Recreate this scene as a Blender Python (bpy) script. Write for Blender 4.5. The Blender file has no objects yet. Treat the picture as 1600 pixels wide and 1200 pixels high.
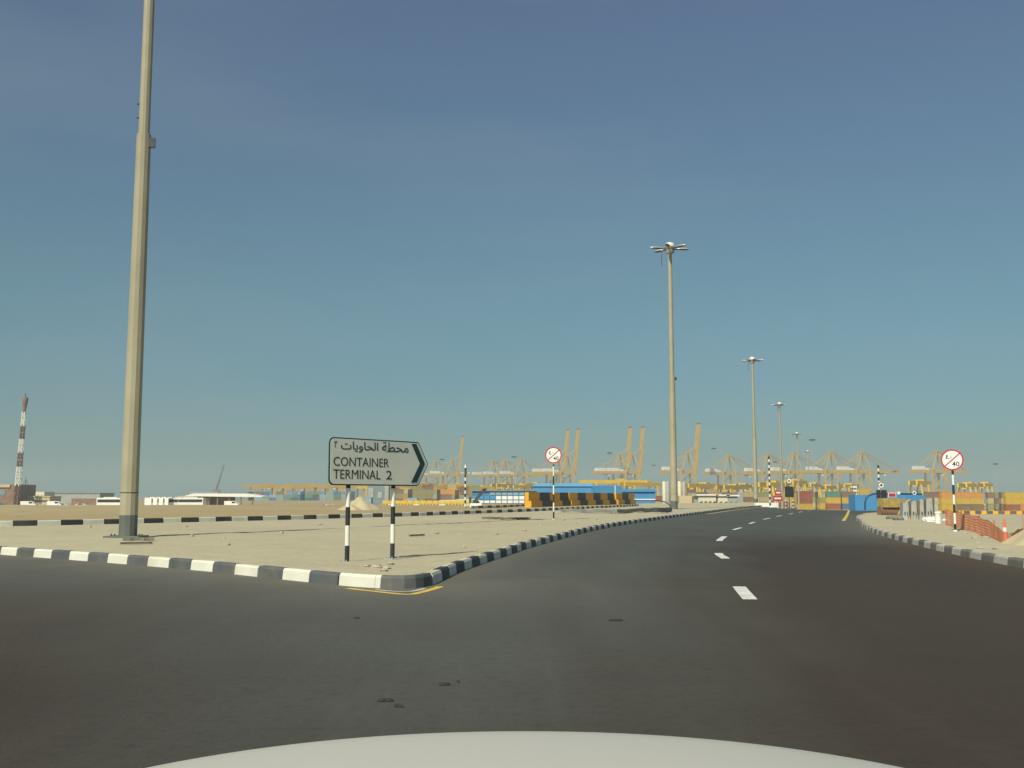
import bpy, math, random
from mathutils import Vector, Matrix
random.seed(7)
PI = math.pi
R = math.radians
sc = bpy.context.scene

# ------------------------------------------------------------------ camera
F = 1600.0; EYE = 1.4; PITCH = math.atan(175/1600)
cd = bpy.data.cameras.new('camera'); cam = bpy.data.objects.new('camera', cd)
sc.collection.objects.link(cam); sc.camera = cam
cd.sensor_width = 36; cd.lens = 36.0*F/1600; cd.clip_start = 0.05; cd.clip_end = 20000
cam.location = (0, 0, EYE); cam.rotation_euler = (PI/2+PITCH, 0, 0)

# ------------------------------------------------------------------ world, sun, exposure
SUN_AZ = R(27); SUN_EL = R(42)            # light travels towards azimuth 27 deg right of the view
w = bpy.data.worlds.new('World'); sc.world = w; w.use_nodes = True
nt = w.node_tree; nt.nodes.clear()
wo = nt.nodes.new('ShaderNodeOutputWorld'); bg = nt.nodes.new('ShaderNodeBackground')
sky = nt.nodes.new('ShaderNodeTexSky'); sky.sky_type = 'NISHITA'; sky.sun_disc = False
sky.sun_elevation = SUN_EL; sky.sun_rotation = SUN_AZ+PI
sky.altitude = 0; sky.air_density = 1.0; sky.dust_density = 1.6; sky.ozone_density = 2.0
hs = nt.nodes.new('ShaderNodeHueSaturation'); hs.inputs['Saturation'].default_value = 1.0
hs.inputs['Value'].default_value = 1.0
tint = nt.nodes.new('ShaderNodeMixRGB'); tint.blend_type = 'MULTIPLY'; tint.inputs[0].default_value = 1
tint.inputs[2].default_value = (0.92, 0.97, 1.0, 1)
nt.links.new(sky.outputs[0], hs.inputs['Color']); nt.links.new(hs.outputs[0], tint.inputs[1])
tcw = nt.nodes.new('ShaderNodeTexCoord'); spx = nt.nodes.new('ShaderNodeSeparateXYZ'); rw = nt.nodes.new('ShaderNodeValToRGB')
nt.links.new(tcw.outputs['Generated'], spx.inputs[0]); nt.links.new(spx.outputs['Z'], rw.inputs[0])
cr = rw.color_ramp; cr.elements[0].position = 0.02; cr.elements[0].color = (.50, .76, .82, 1); cr.elements[1].position = .45; cr.elements[1].color = (.86, .865, .875, 1)
e = cr.elements.new(.10); e.color = (.46, .70, .73, 1); e = cr.elements.new(.20); e.color = (.60, .79, .72, 1)
t3 = nt.nodes.new('ShaderNodeMixRGB'); t3.blend_type = 'MULTIPLY'; t3.inputs[0].default_value = 1
nt.links.new(tint.outputs[0], t3.inputs[1]); nt.links.new(rw.outputs[0], t3.inputs[2])
mpw = nt.nodes.new('ShaderNodeMapping'); mpw.inputs['Scale'].default_value = (1.2, 1.2, 5); mpw.inputs['Rotation'].default_value = (0, R(12), 0)
cn = nt.nodes.new('ShaderNodeTexNoise'); cn.inputs['Scale'].default_value = 1.6; cn.inputs['Detail'].default_value = 7; cn.inputs['Roughness'].default_value = .55
cm = nt.nodes.new('ShaderNodeMapRange'); cm.inputs[1].default_value = .45; cm.inputs[2].default_value = .75; cm.inputs[4].default_value = .16
t4 = nt.nodes.new('ShaderNodeMixRGB'); t4.inputs[2].default_value = (3.6, 4.2, 4.4, 1)      # thin high dust veils
nt.links.new(tcw.outputs['Generated'], mpw.inputs[0]); nt.links.new(mpw.outputs[0], cn.inputs[0]); nt.links.new(cn.outputs[0], cm.inputs[0])
nt.links.new(cm.outputs[0], t4.inputs[0]); nt.links.new(t3.outputs[0], t4.inputs[1])
nt.links.new(t4.outputs[0], bg.inputs[0]); nt.links.new(bg.outputs[0], wo.inputs[0])
bg.inputs[1].default_value = 0.075
sd = bpy.data.lights.new('sun', 'SUN'); sd.energy = 4.0; sd.angle = R(0.6); sd.color = (1.0, 0.955, 0.78)
so = bpy.data.objects.new('sun', sd); sc.collection.objects.link(so)
ldir = Vector((math.sin(SUN_AZ)*math.cos(SUN_EL), math.cos(SUN_AZ)*math.cos(SUN_EL), -math.sin(SUN_EL)))
so.rotation_euler = ldir.to_track_quat('-Z', 'Y').to_euler(); so.location = (-30, -60, 80)
sc.view_settings.view_transform = 'Standard'; sc.view_settings.look = 'None'
sc.view_settings.exposure = 0.3; sc.view_settings.gamma = 1.0
sc.cycles.max_bounces = 6; sc.cycles.volume_bounces = 0

# ------------------------------------------------------------------ helpers
def smooth(a, b, x):
    t = min(1, max(0, (x-a)/(b-a))); return t*t*(3-2*t)
def table(tb, x):
    if x <= tb[0][0]: return tb[0][1]
    for (x0, y0), (x1, y1) in zip(tb, tb[1:]):
        if x <= x1:
            return y0+(y1-y0)*smooth(x0, x1, x)
    return tb[-1][1]
CREST = [(-1, 125), (-.13, 125), (-.08, 140), (.05, 150), (.2, 190), (.237, 200), (.262, 118), (.285, 106), (.36, 98), (.42, 84), (.5, 76), (.7, 70)]
DROP = [(-1, 2.6), (-.1, 2.6), (.05, 5), (.2, 7), (.6, 7.6)]
def T(x, y):                                # ground height: level near the eye, falling to the port yard
    if y < 60: return 0.0
    b = x/y
    s = y-table(CREST, b)
    if s <= 0: return 0.0
    return -table(DROP, b)*(1-math.exp(-s*s/(900+s*45)))
def ray(px, py):
    u = (px-800)/F; v = (600-py)/F
    return u, math.cos(PITCH)-v*math.sin(PITCH), math.sin(PITCH)+v*math.cos(PITCH)
def G(px, py, z=0.0):                       # where the photo's pixel meets a level at height z
    u, y, zz = ray(px, py); t = (z-EYE)/zz
    return (u*t, y*t)
def XD(px, D, py=775):
    u, y, zz = ray(px, py); return u/y*D
def ZD(py, D):
    u, y, zz = ray(800, py); return EYE+zz/y*D

class MB:
    def __init__(s): s.v = []; s.f = []; s.m = []; s.sm = []
    def add(s, vs, fs, mi=0, smooth=False):
        o = len(s.v); s.v += [tuple(q) for q in vs]
        for f in fs: s.f.append([i+o for i in f]); s.m.append(mi); s.sm.append(smooth)
        return s
    def box(s, c, d, mi=0, rz=0, M=None, bev=0):
        x, y, z = d[0]/2, d[1]/2, d[2]/2
        if bev:
            vs = []
            for zz, k in ((-z, bev), (-z+bev, 0), (z-bev, 0), (z, bev)):
                for a, b in ((-x, -y), (x, -y), (x, y), (-x, y)):
                    vs.append((a-math.copysign(k, a), b-math.copysign(k, b), zz))
            fs = [[3, 2, 1, 0], [12, 13, 14, 15]]
            for l in range(3):
                for k in range(4): fs.append([l*4+k, l*4+(k+1) % 4, l*4+4+(k+1) % 4, l*4+4+k])
        else:
            vs = [(a, b, e) for e in (-z, z) for a, b in ((-x, -y), (x, -y), (x, y), (-x, y))]
            fs = [[3, 2, 1, 0], [4, 5, 6, 7], [0, 1, 5, 4], [1, 2, 6, 5], [2, 3, 7, 6], [3, 0, 4, 7]]
        if M is None: M = Matrix.Translation(c) @ Matrix.Rotation(rz, 4, 'Z')
        return s.add([M @ Vector(q) for q in vs], fs, mi)
    def cyl(s, p0, p1, r0, r1=None, n=12, mi=0, cap=True, sm=True):
        p0 = Vector(p0); p1 = Vector(p1); r1 = r0 if r1 is None else r1
        q = (p1-p0).to_track_quat('Z', 'Y')
        vs = [p+q @ Vector((r*math.cos(2*PI*k/n), r*math.sin(2*PI*k/n), 0)) for p, r in ((p0, r0), (p1, r1)) for k in range(n)]
        s.add(vs, [[k, (k+1) % n, n+(k+1) % n, n+k] for k in range(n)], mi, sm)
        if cap: s.add(vs, [list(range(n))[::-1], list(range(n, 2*n))], mi)
        return s
    def bar(s, p0, p1, w_, h_, mi=0):       # rectangular bar between two points
        p0 = Vector(p0); p1 = Vector(p1); d = p1-p0; L = d.length
        q = d.to_track_quat('Y', 'Z')
        M = Matrix.Translation((p0+p1)/2) @ q.to_matrix().to_4x4()
        return s.box(None, (w_, L, h_), mi, M=M)
    def tube(s, pts, r, n=8, mi=0):
        for a, b in zip(pts, pts[1:]): s.cyl(a, b, r, r, n, mi)
        return s
    def lathe(s, prof, n=24, mi=0, c=(0, 0, 0)):
        vs = [(c[0]+r*math.cos(2*PI*k/n), c[1]+r*math.sin(2*PI*k/n), c[2]+z) for r, z in prof for k in range(n)]
        fs = []
        for l in range(len(prof)-1):
            for k in range(n): fs.append([l*n+k, l*n+(k+1) % n, (l+1)*n+(k+1) % n, (l+1)*n+k])
        s.add(vs, fs, mi, True)
        return s.add(vs, [list(range(n))[::-1], list(range((len(prof)-1)*n, len(prof)*n))], mi)
    def prism(s, poly, y0, y1, mi=0):       # polygon in local x-z, thickness along y
        n = len(poly)
        vs = [(x, y0, z) for x, z in poly]+[(x, y1, z) for x, z in poly]
        fs = [list(range(n)), list(range(n, 2*n))[::-1]]
        fs += [[k, n+k, n+(k+1) % n, (k+1) % n] for k in range(n)]
        return s.add(vs, fs, mi)
    def mesh(s, name, mats):
        me = bpy.data.meshes.new(name); me.from_pydata(s.v, [], s.f)
        for m in (mats if isinstance(mats, (list, tuple)) else [mats]): me.materials.append(m)
        me.polygons.foreach_set('material_index', s.m); me.polygons.foreach_set('use_smooth', s.sm)
        import bmesh
        bm = bmesh.new(); bm.from_mesh(me); bmesh.ops.recalc_face_normals(bm, faces=bm.faces); bm.to_mesh(me); bm.free()
        me.update(); return me
    def build(s, name, mats, parent=None, **k):
        return link(name, s.mesh(name, mats), parent, **k)
def link(name, me, parent=None, label=None, cat=None, group=None, kind=None, loc=None, rz=None):
    o = bpy.data.objects.new(name, me); sc.collection.objects.link(o)
    if parent: o.parent = parent
    if loc: o.location = loc
    if rz is not None: o.rotation_euler = (0, 0, rz)
    if label: o['label'] = label
    if cat: o['category'] = cat
    if group: o['group'] = group
    if kind: o['kind'] = kind
    return o
def thing(name, label, cat, loc=(0, 0, 0), rz=0, group=None):
    return link(name, None, None, label, cat, group, None, loc, rz)
def dup(o, label, loc, rz=None, group=None, scale=None):
    c = o.copy(); sc.collection.objects.link(c); c.location = loc; c['label'] = label
    if rz is not None: c.rotation_euler = (0, 0, rz)
    if group: c['group'] = group
    if scale: c.scale = scale
    for ch in list(o.children):
        d = ch.copy(); sc.collection.objects.link(d); d.parent = c
        for g in list(ch.children):
            e = g.copy(); sc.collection.objects.link(e); e.parent = d
    return c

def mat(name, col, rough=.7, var=.12, scale=3.0, dirt=None, dirt_amt=.3, metal=0, bump=0, detail=5):
    m = bpy.data.materials.new(name); m.use_nodes = True; n = m.node_tree; b = n.nodes['Principled BSDF']
    b.inputs['Roughness'].default_value = rough; b.inputs['Metallic'].default_value = metal
    tc = n.nodes.new('ShaderNodeTexCoord'); no = n.nodes.new('ShaderNodeTexNoise')
    no.inputs['Scale'].default_value = scale; no.inputs['Detail'].default_value = detail
    n.links.new(tc.outputs['Object'], no.inputs['Vector'])
    r = n.nodes.new('ShaderNodeValToRGB')
    r.color_ramp.elements[0].position = .3; r.color_ramp.elements[1].position = .7
    r.color_ramp.elements[0].color = tuple(c*(1-var) for c in col)+(1,)
    r.color_ramp.elements[1].color = tuple(min(1, c*(1+var)) for c in col)+(1,)
    n.links.new(no.outputs[0], r.inputs[0]); out = r.outputs[0]
    if dirt:
        n2 = n.nodes.new('ShaderNodeTexNoise'); n2.inputs['Scale'].default_value = scale*.37; n2.inputs['Detail'].default_value = 8
        n2.inputs['Roughness'].default_value = .7
        n.links.new(tc.outputs['Object'], n2.inputs['Vector'])
        r2 = n.nodes.new('ShaderNodeValToRGB'); r2.color_ramp.elements[0].position = .45; r2.color_ramp.elements[1].position = .72
        r2.color_ramp.elements[1].color = (dirt_amt,)*3+(1,)
        mx = n.nodes.new('ShaderNodeMixRGB'); mx.inputs[2].default_value = dirt+(1,)
        n.links.new(n2.outputs[0], r2.inputs[0]); n.links.new(r2.outputs[0], mx.inputs[0])
        n.links.new(out, mx.inputs[1]); out = mx.outputs[0]
    n.links.new(out, b.inputs['Base Color'])
    if bump:
        bp = n.nodes.new('ShaderNodeBump'); bp.inputs['Strength'].default_value = bump; bp.inputs['Distance'].default_value = .02
        n3 = n.nodes.new('ShaderNodeTexNoise'); n3.inputs['Scale'].default_value = scale*8; n3.inputs['Detail'].default_value = 4
        n.links.new(tc.outputs['Object'], n3.inputs['Vector'])
        n.links.new(n3.outputs[0], bp.inputs['Height']); n.links.new(bp.outputs[0], b.inputs['Normal'])
    return m
SANDC = (.40, .34, .22)
M = dict(
    kerb_white=mat('kerb_white', (.62, .61, .52), .8, .08, 2, (.42, .38, .28), .45, bump=.2),
    kerb_black=mat('kerb_black', (.075, .082, .085), .7, .25, 2, (.25, .22, .16), .4, bump=.2),
    kerb_top=mat('kerb_top', (.5, .46, .34), .9, .12, 2, bump=.2),
    concrete=mat('concrete', (.36, .34, .28), .9, .15, 3, (.2, .18, .14), .4, bump=.3),
    pole=mat('pole_paint', (.34, .31, .21), .55, .07, .8, (.20, .18, .12), .55),
    pole_grey=mat('pole_grey_paint', (.10, .115, .10), .6, .12, 1.5, (.2, .18, .13), .3),
    metal_dark=mat('dark_metal', (.05, .055, .055), .5, .2, 3),
    metal=mat('galvanised', (.42, .42, .38), .45, .15, 3, metal=.3),
    lamp_white=mat('lamp_white', (.62, .62, .57), .35, .05, 3),
    post_white=mat('post_white', (.72, .71, .62), .5, .06, 3, (.4, .36, .28), .3),
    post_black=mat('post_black', (.018, .024, .024), .45, .2, 3, (.15, .13, .1), .2),
    sign=mat('sign_face', (.74, .75, .64), .6, .04, 1.5, (.58, .56, .45), .3),
    sign_w=mat('sign_white', (.74, .73, .68), .6, .04, 1.5),
    sign_green=mat('sign_green', (.008, .045, .04), .5, .1, 3),
    ink=mat('ink', (.012, .018, .02), .6, .1, 3),
    red=mat('sign_red', (.42, .03, .04), .55, .08, 3),
    yellow=mat('barrier_yellow', (.66, .33, .008), .6, .1, 2, (.35, .22, .04), .3, bump=.1),
    bar_black=mat('barrier_black', (.02, .035, .038), .6, .25, 2, (.12, .11, .09), .3, bump=.1),
    line_y=mat('yellow_line', (.60, .43, .07), .8, .12, 4, (.2, .18, .12), .6),
    line_w=mat('white_line', (.66, .65, .58), .8, .08, 4, (.3, .29, .25), .6),
    crane=mat('crane_yellow', (.56, .32, .008), .6, .12, .1, (.46, .24, .01), .5),
    rtg=mat('gantry_yellow', (.66, .41, .006), .6, .12, .1),
    white=mat('white_paint', (.75, .74, .68), .5, .06, .5),
    dgrey=mat('dark_grey', (.07, .07, .075), .6, .2, 1),
    glass=mat('dark_glass', (.03, .04, .05), .15, .1, 1),
    blue=mat('hangar_blue', (.055, .235, .46), .6, .08, .3),
    blue_d=mat('blue_steel', (.05, .17, .33), .6, .1, .3),
    blue_rail=mat('blue_rail', (.03, .07, .12), .5, .1, 1),
    cream=mat('cream_paint', (.62, .58, .42), .7, .08, .4),
    tan=mat('tan_wall', (.48, .40, .24), .8, .12, .3),
    brown=mat('rust_brown', (.22, .13, .085), .8, .25, .5),
    grey=mat('grey_wall', (.33, .34, .31), .8, .12, .5),
    bluegrey=mat('bluegrey', (.17, .22, .25), .7, .12, .3),
    mast_red=mat('mast_red', (.17, .10, .085), .7, .1, .2),
    orange=mat('cone_orange', (.75, .16, .06), .5, .08, 3),
    rubber=mat('rubber', (.02, .02, .02), .8, .2, 3),
    sandpile=mat('sand_pile', (.46, .385, .24), .95, .1, .8, bump=.5),
    debris=mat('debris_grey', (.20, .19, .16), .85, .2, 3),
    wood=mat('old_timber', (.13, .11, .075), .85, .3, 3),
    net=mat('net_orange', (.48, .19, .10), .8, .15, 4),
    stone=mat('rubble', (.36, .32, .24), .95, .2, 6, bump=.4),
    scrap=mat('tar_scrap', (.02, .02, .02), .8, .3, 8),
    drum=mat('ribbed_yellow_brown', (.36, .27, .09), .7, .2, 2),
)
CONT = {k: mat('container_'+k.replace(' ', '_'), c, .6, .12, .5, (.2, .13, .08), .35) for k, c in {
    'yellow': (.52, .34, .03), 'dark red': (.27, .08, .04), 'brown': (.20, .12, .07), 'teal green': (.07, .20, .15),
    'blue': (.06, .14, .27), 'tan': (.42, .34, .17), 'grey': (.28, .29, .28), 'pale blue': (.22, .36, .45), 'white': (.66, .66, .6),
    'orange': (.55, .24, .05), 'pale green': (.20, .33, .26), 'olive': (.26, .24, .10)}.items()}

# ------------------------------------------------------------------ ground, asphalt, sand
def catmull(pts, step):
    P = [Vector((p[0], p[1])) for p in pts]; P = [P[0]*2-P[1]]+P+[P[-1]*2-P[-2]]
    fine = []
    for i in range(1, len(P)-2):
        a, b, c, d = P[i-1:i+3]
        n = max(2, int((c-b).length/.1))
        for k in range(n):
            t = k/n
            fine.append(.5*((2*b)+(c-a)*t+(2*a-5*b+4*c-d)*t*t+(3*b-a-3*c+d)*t**3))
    fine.append(P[-2])
    out = [fine[0]]; acc = 0
    for a, b in zip(fine, fine[1:]):
        L = (b-a).length
        while acc+L >= step:
            t = (step-acc)/L; a = a+(b-a)*t; L = (b-a).length; acc = 0; out.append(a.copy())
        acc += L
    if (out[-1]-fine[-1]).length > step*.3: out.append(fine[-1])
    return out

FRONT = [(-40, 44), (-30, 37.5), (-21, 32), (-15.5, 27.6), (-12.4, 25.0), (-9.4, 22.6), (-7.1, 20.65), (-5.5, 19.2), (-3.95, 17.6), (-2.75, 16.4)]
CORNER = [(-2.75, 16.4), (-2.4, 16.1), (-2.05, 15.88), (-1.72, 15.8), (-1.42, 15.95), (-1.27, 16.4)]
RIGHT = [(-1.27, 16.4), (-1.14, 17.5), (-.95, 19.2), (-.73, 20.7), (-.5, 22.2), (-.22, 23.8), (.04, 25.4), (.36, 27.3), (.92, 30.3), (1.66, 34), (2.42, 37.8),
         (3.63, 43.2), (5.5, 50.4), (7.9, 58.6), (11.2, 69.4), (14.4, 79.7), (17.3, 89), (20.9, 100.8), (25.3, 114.5), (30.3, 129), (35.4, 142), (37.6, 147)]
FAR = [(-44, 26), (-34, 33.5), (-27, 38.8), (-21.2, 43.1), (-17, 48), (-13.6, 52.6), (-11.4, 55.9), (-6.5, 64.4), (-4.4, 69.5), (-1.6, 76.5), (2.2, 86), (7, 101), (11.4, 114.4), (16, 130)]
RK = [(62, 70), (48, 73), (38, 77), (31, 80), (27, 77.5), (24.2, 71.5), (20.8, 62.5), (18.0, 53.4), (15.6, 46), (13.75, 39.3), (12.3, 33.2), (11.4, 28.9), (10.85, 26.1), (10.5, 24.1), (10.3, 22.9), (10.1, 21.5), (9.95, 20.2), (9.8, 18), (9.9, 15.5), (10.6, 12.5), (12.2, 9.6), (15, 7), (20, 5), (30, 4), (60, 3.5)]

def kerb(name, path, block, phase=0, h=.17, w_=.16, z0=0, dark0=True, first=None, sunk=.05, mats=None, side=1):
    """path runs with the road on its left hand; blocks alternate black and white, with joints"""
    mb = MB(); P = catmull(path, block/4)
    n = len(P)
    nor = []
    for i in range(n):
        d = (P[min(n-1, i+1)]-P[max(0, i-1)]).normalized(); nor.append(Vector((d.y, -d.x))*side)
    for i in range(n-1):
        k = (i+phase)//4; jit = random.Random(k+len(name)*7).uniform(-.014, .014)
        mi = (0 if (k % 2 == 0) == dark0 else 1)
        if first is not None: mi = first
        a, b = P[i], P[i+1]
        if (i+phase) % 4 == 0: a = a+(b-a)*.05
        z = z0+T(a.x, a.y)
        prof = [(0+jit, -sunk), (.02+jit, h-.04), (.045+jit, h), (w_, h), (w_, -sunk)]
        vs = []
        for q, nn in ((a, nor[i]), (b, nor[i+1])):
            for u, zz in prof: vs.append((q.x+nn.x*u, q.y+nn.y*u, z+zz+jit*.5))
        for k2, mm in ((0, mi), (1, mi), (2, 2 if mi == 1 else mi), (3, 2)):
            mb.add(vs, [[k2, k2+1, k2+6, k2+5]], mm)
        mb.add(vs, [[0, 1, 2, 3, 4][::-1], [5, 6, 7, 8, 9]], mi)
    return mb.build(name, mats or [M['kerb_black'], M['kerb_white'], M['kerb_top']], kind='structure')
def kerb_left(name, path, **k):             # flips so that the kerb body lies on the other side
    return kerb(name, path[::-1], **k)
DARKER = [mat('kerb_black_deep', (.022, .032, .034), .65, .25, 2, (.2, .17, .12), .3, bump=.2), M['kerb_white'], M['kerb_top']]  # darker black for the roadside and far kerbs
kerb_left('kerb', FRONT, block=.8, phase=0, h=.19)
kerb('kerb_corner', [(-2.75, 16.4), (-2.5, 16.18), (-2.22, 15.98), (-2.02, 15.87)], block=.8, first=1, h=.19, side=-1)
kerb('kerb_nose', [(-2.02, 15.87), (-1.85, 15.8), (-1.6, 15.82), (-1.4, 15.98), (-1.29, 16.25), (-1.25, 16.5)], block=.8, first=0, h=.19, side=-1)
kerb('kerb_roadside', [(-1.25, 16.5)]+RIGHT[1:], block=.8, dark0=False, h=.185, side=-1, mats=DARKER)
kerb_left('kerb_right', RK, block=.84, phase=0, mats=[mat('kerb_black_faded', (.13, .125, .11), .8, .25, 2, (.30, .26, .19), .5, bump=.2), mat('kerb_white_faded', (.46, .45, .39), .85, .1, 2, (.36, .32, .24), .5, bump=.2), M['kerb_top']])
kerb_left('kerb_far', FAR, block=1.0, phase=0, h=.26, z0=.11, mats=DARKER)

# lookup by bearing for ruled sheets
def polar(path): return [(x/y, y) for x, y in path]
def hit(path, b, far=True):
    """forward distance at which the sight line with bearing b crosses the path"""
    res = []
    for (x0, y0), (x1, y1) in zip(path, path[1:]):
        f0 = x0-b*y0; f1 = x1-b*y1
        if (f0 <= 0) != (f1 <= 0):
            t = f0/(f0-f1); res.append(y0+(y1-y0)*t)
    if not res: return None
    return max(res) if far else min(res)
import mathutils.noise as mn
def nz(x, y, s): return mn.noise(Vector((x*s, y*s, 3.3)))

def ground_mat(name, c1, c2, c3, bump=.35, rough=.95, sc1=.12, sc2=2.5, dustattr=False, speck=None):
    m = bpy.data.materials.new(name); m.use_nodes = True; n = m.node_tree; L = n.links; b = n.nodes['Principled BSDF']
    b.inputs['Roughness'].default_value = rough
    tc = n.nodes.new('ShaderNodeTexCoord')
    def noise(s, d, stretch=None):
        q = n.nodes.new('ShaderNodeTexNoise'); q.inputs['Scale'].default_value = s; q.inputs['Detail'].default_value = d; q.inputs['Roughness'].default_value = .62
        if stretch:
            mp = n.nodes.new('ShaderNodeMapping'); mp.inputs['Scale'].default_value = stretch; mp.inputs['Rotation'].default_value = (0, 0, R(20))
            L.new(tc.outputs['Object'], mp.inputs[0]); L.new(mp.outputs[0], q.inputs[0])
        else: L.new(tc.outputs['Object'], q.inputs[0])
        return q
    def mix(fac, a, c, lo=.35, hi=.65, amt=1):
        r = n.nodes.new('ShaderNodeMapRange'); r.inputs[1].default_value = lo; r.inputs[2].default_value = hi; r.inputs[4].default_value = amt
        L.new(fac, r.inputs[0]); x = n.nodes.new('ShaderNodeMixRGB'); L.new(r.outputs[0], x.inputs[0])
        for i, v in ((1, a), (2, c)):
            if isinstance(v, tuple): x.inputs[i].default_value = v+(1,)
            else: L.new(v, x.inputs[i])
        return x.outputs[0]
    o = mix(noise(sc1, 6).outputs[0], c1, c2)
    o = mix(noise(sc2, 8).outputs[0], o, c3, .45, .8, .55)
    if not speck: o = mix(noise(sc2*4, 8, (1, .5, 1)).outputs[0], o, tuple(q*.72 for q in c3), .55, .75, .6)
    if speck:
        vo = noise(38, 3); o = mix(vo.outputs[0], o, speck, .58, .7, .55)
        o = mix(noise(9, 5).outputs[0], o, tuple(q*.55 for q in c1), .5, .72, .7)
        o = mix(noise(1.3, 6, (1.6, .12, 1)).outputs[0], o, tuple(q*1.35 for q in c2), .5, .8, .5)
        o = mix(noise(.35, 7).outputs[0], o, tuple(q*.72 for q in c1), .52, .7, .6)
    if dustattr:
        at = n.nodes.new('ShaderNodeAttribute'); at.attribute_name = 'dust'
        mu = n.nodes.new('ShaderNodeMath'); mu.operation = 'MULTIPLY'
        ns = noise(.8, 8, (1, .25, 1)); L.new(at.outputs['Fac'], mu.inputs[0])
        ad = n.nodes.new('ShaderNodeMath'); ad.operation = 'ADD'; ad.inputs[1].default_value = .4; L.new(ns.outputs[0], ad.inputs[0])
        L.new(ad.outputs[0], mu.inputs[1])
        o = mix(mu.outputs[0], o, dustattr, 0, 1, .75)
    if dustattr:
        at2 = n.nodes.new('ShaderNodeAttribute'); at2.attribute_name = 'vignette_tracks'
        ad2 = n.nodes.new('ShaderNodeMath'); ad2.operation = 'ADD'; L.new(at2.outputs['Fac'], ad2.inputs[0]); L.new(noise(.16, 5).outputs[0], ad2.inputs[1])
        mm = n.nodes.new('ShaderNodeMixRGB'); mm.blend_type = 'MULTIPLY'; mm.inputs[2].default_value = (.56, .37, .24, 1)  # browns the asphalt by the painted vignette and the tyre tracks
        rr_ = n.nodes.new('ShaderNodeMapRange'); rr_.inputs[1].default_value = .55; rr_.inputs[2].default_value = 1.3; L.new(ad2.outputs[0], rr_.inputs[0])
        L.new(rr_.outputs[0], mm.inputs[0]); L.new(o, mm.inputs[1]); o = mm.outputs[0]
    L.new(o, b.inputs['Base Color'])
    bp = n.nodes.new('ShaderNodeBump'); bp.inputs['Strength'].default_value = bump; bp.inputs['Distance'].default_value = .03
    L.new(noise(14, 8).outputs[0], bp.inputs['Height']); L.new(bp.outputs[0], b.inputs['Normal'])
    return m
MS = ground_mat('island_sand', (.41, .365, .235), (.46, .415, .27), (.34, .30, .195), .5)
MF = ground_mat('field_sand', (.34, .26, .12), (.40, .32, .17), (.28, .21, .10), .4, sc1=.03, sc2=.3)
MG = ground_mat('yard_ground', (.30, .26, .17), (.36, .31, .20), (.24, .21, .15), .2, sc1=.01, sc2=.1)
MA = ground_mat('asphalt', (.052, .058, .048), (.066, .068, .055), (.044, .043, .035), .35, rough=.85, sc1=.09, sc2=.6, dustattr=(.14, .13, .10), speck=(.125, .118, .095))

def dist_to(paths, x, y):
    best = 1e9
    for path in paths:
        for (x0, y0), (x1, y1) in zip(path, path[1:]):
            dx, dy = x1-x0, y1-y0; t = ((x-x0)*dx+(y-y0)*dy)/(dx*dx+dy*dy); t = min(1, max(0, t))
            d = (x-x0-dx*t)**2+(y-y0-dy*t)**2
            if d < best: best = d
    return math.sqrt(best)
# asphalt: polar sheet
mb = MB(); NA = 400; rs = [0.6*1.032**k for k in range(212)]; rs = [r for r in rs if r < 330]
angs = [R(-180+360*k/NA) for k in range(NA)]
for r in rs:
    for a in angs:
        x, y = r*math.sin(a), r*math.cos(a); mb.v.append((x, y, T(x, y)-(0 if y < 110 else .001)))
nr = len(rs)
for i in range(nr-1):
    for k in range(NA):
        k2 = (k+1) % NA
        mb.f.append([i*NA+k, i*NA+k2, (i+1)*NA+k2, (i+1)*NA+k])
mb.f.append(list(range(NA))[::-1])
mb.m = [0]*len(mb.f); mb.sm = [True]*len(mb.f)
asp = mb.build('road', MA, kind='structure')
at = asp.data.attributes.new('dust', 'FLOAT', 'POINT')
dv = []
for v in asp.data.vertices:
    x, y, z = v.co
    if y < 0 or y > 150: dv.append(.15); continue
    d1 = dist_to([FRONT, CORNER], x, y); d2 = dist_to([RIGHT], x, y); d3 = dist_to([RK], x, y)
    q = max(1.0*math.exp(-d1/1.3)+.35*math.exp(-d1/6), .9*math.exp(-d2/.7)*smooth(60, 16, y)+.2*math.exp(-d2/2), 1.0*math.exp(-d3/.9))
    dv.append(q)
at.data.foreach_set('value', dv)
wa = asp.data.attributes.new('vignette_tracks', 'FLOAT', 'POINT')      # brown lens vignette painted into the colour at right, left and foreground, plus tyre tracks
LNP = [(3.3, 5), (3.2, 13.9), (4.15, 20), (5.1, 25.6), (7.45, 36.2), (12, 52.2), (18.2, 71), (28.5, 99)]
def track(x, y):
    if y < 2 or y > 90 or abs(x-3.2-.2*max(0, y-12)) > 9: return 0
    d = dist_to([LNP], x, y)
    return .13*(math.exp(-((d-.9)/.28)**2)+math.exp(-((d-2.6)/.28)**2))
wa.data.foreach_set('value', [min(1, track(v.co.x, v.co.y)+smooth(-.6, 5.0, v.co.x-.2*max(0, v.co.y-12))*smooth(45, 22, v.co.y)*1.0+smooth(10, 5.5, v.co.y-.12*abs(v.co.x-1))*.3+smooth(0, -7, v.co.x)*smooth(19, 8, v.co.y)*1.0) for v in asp.data.vertices])

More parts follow.
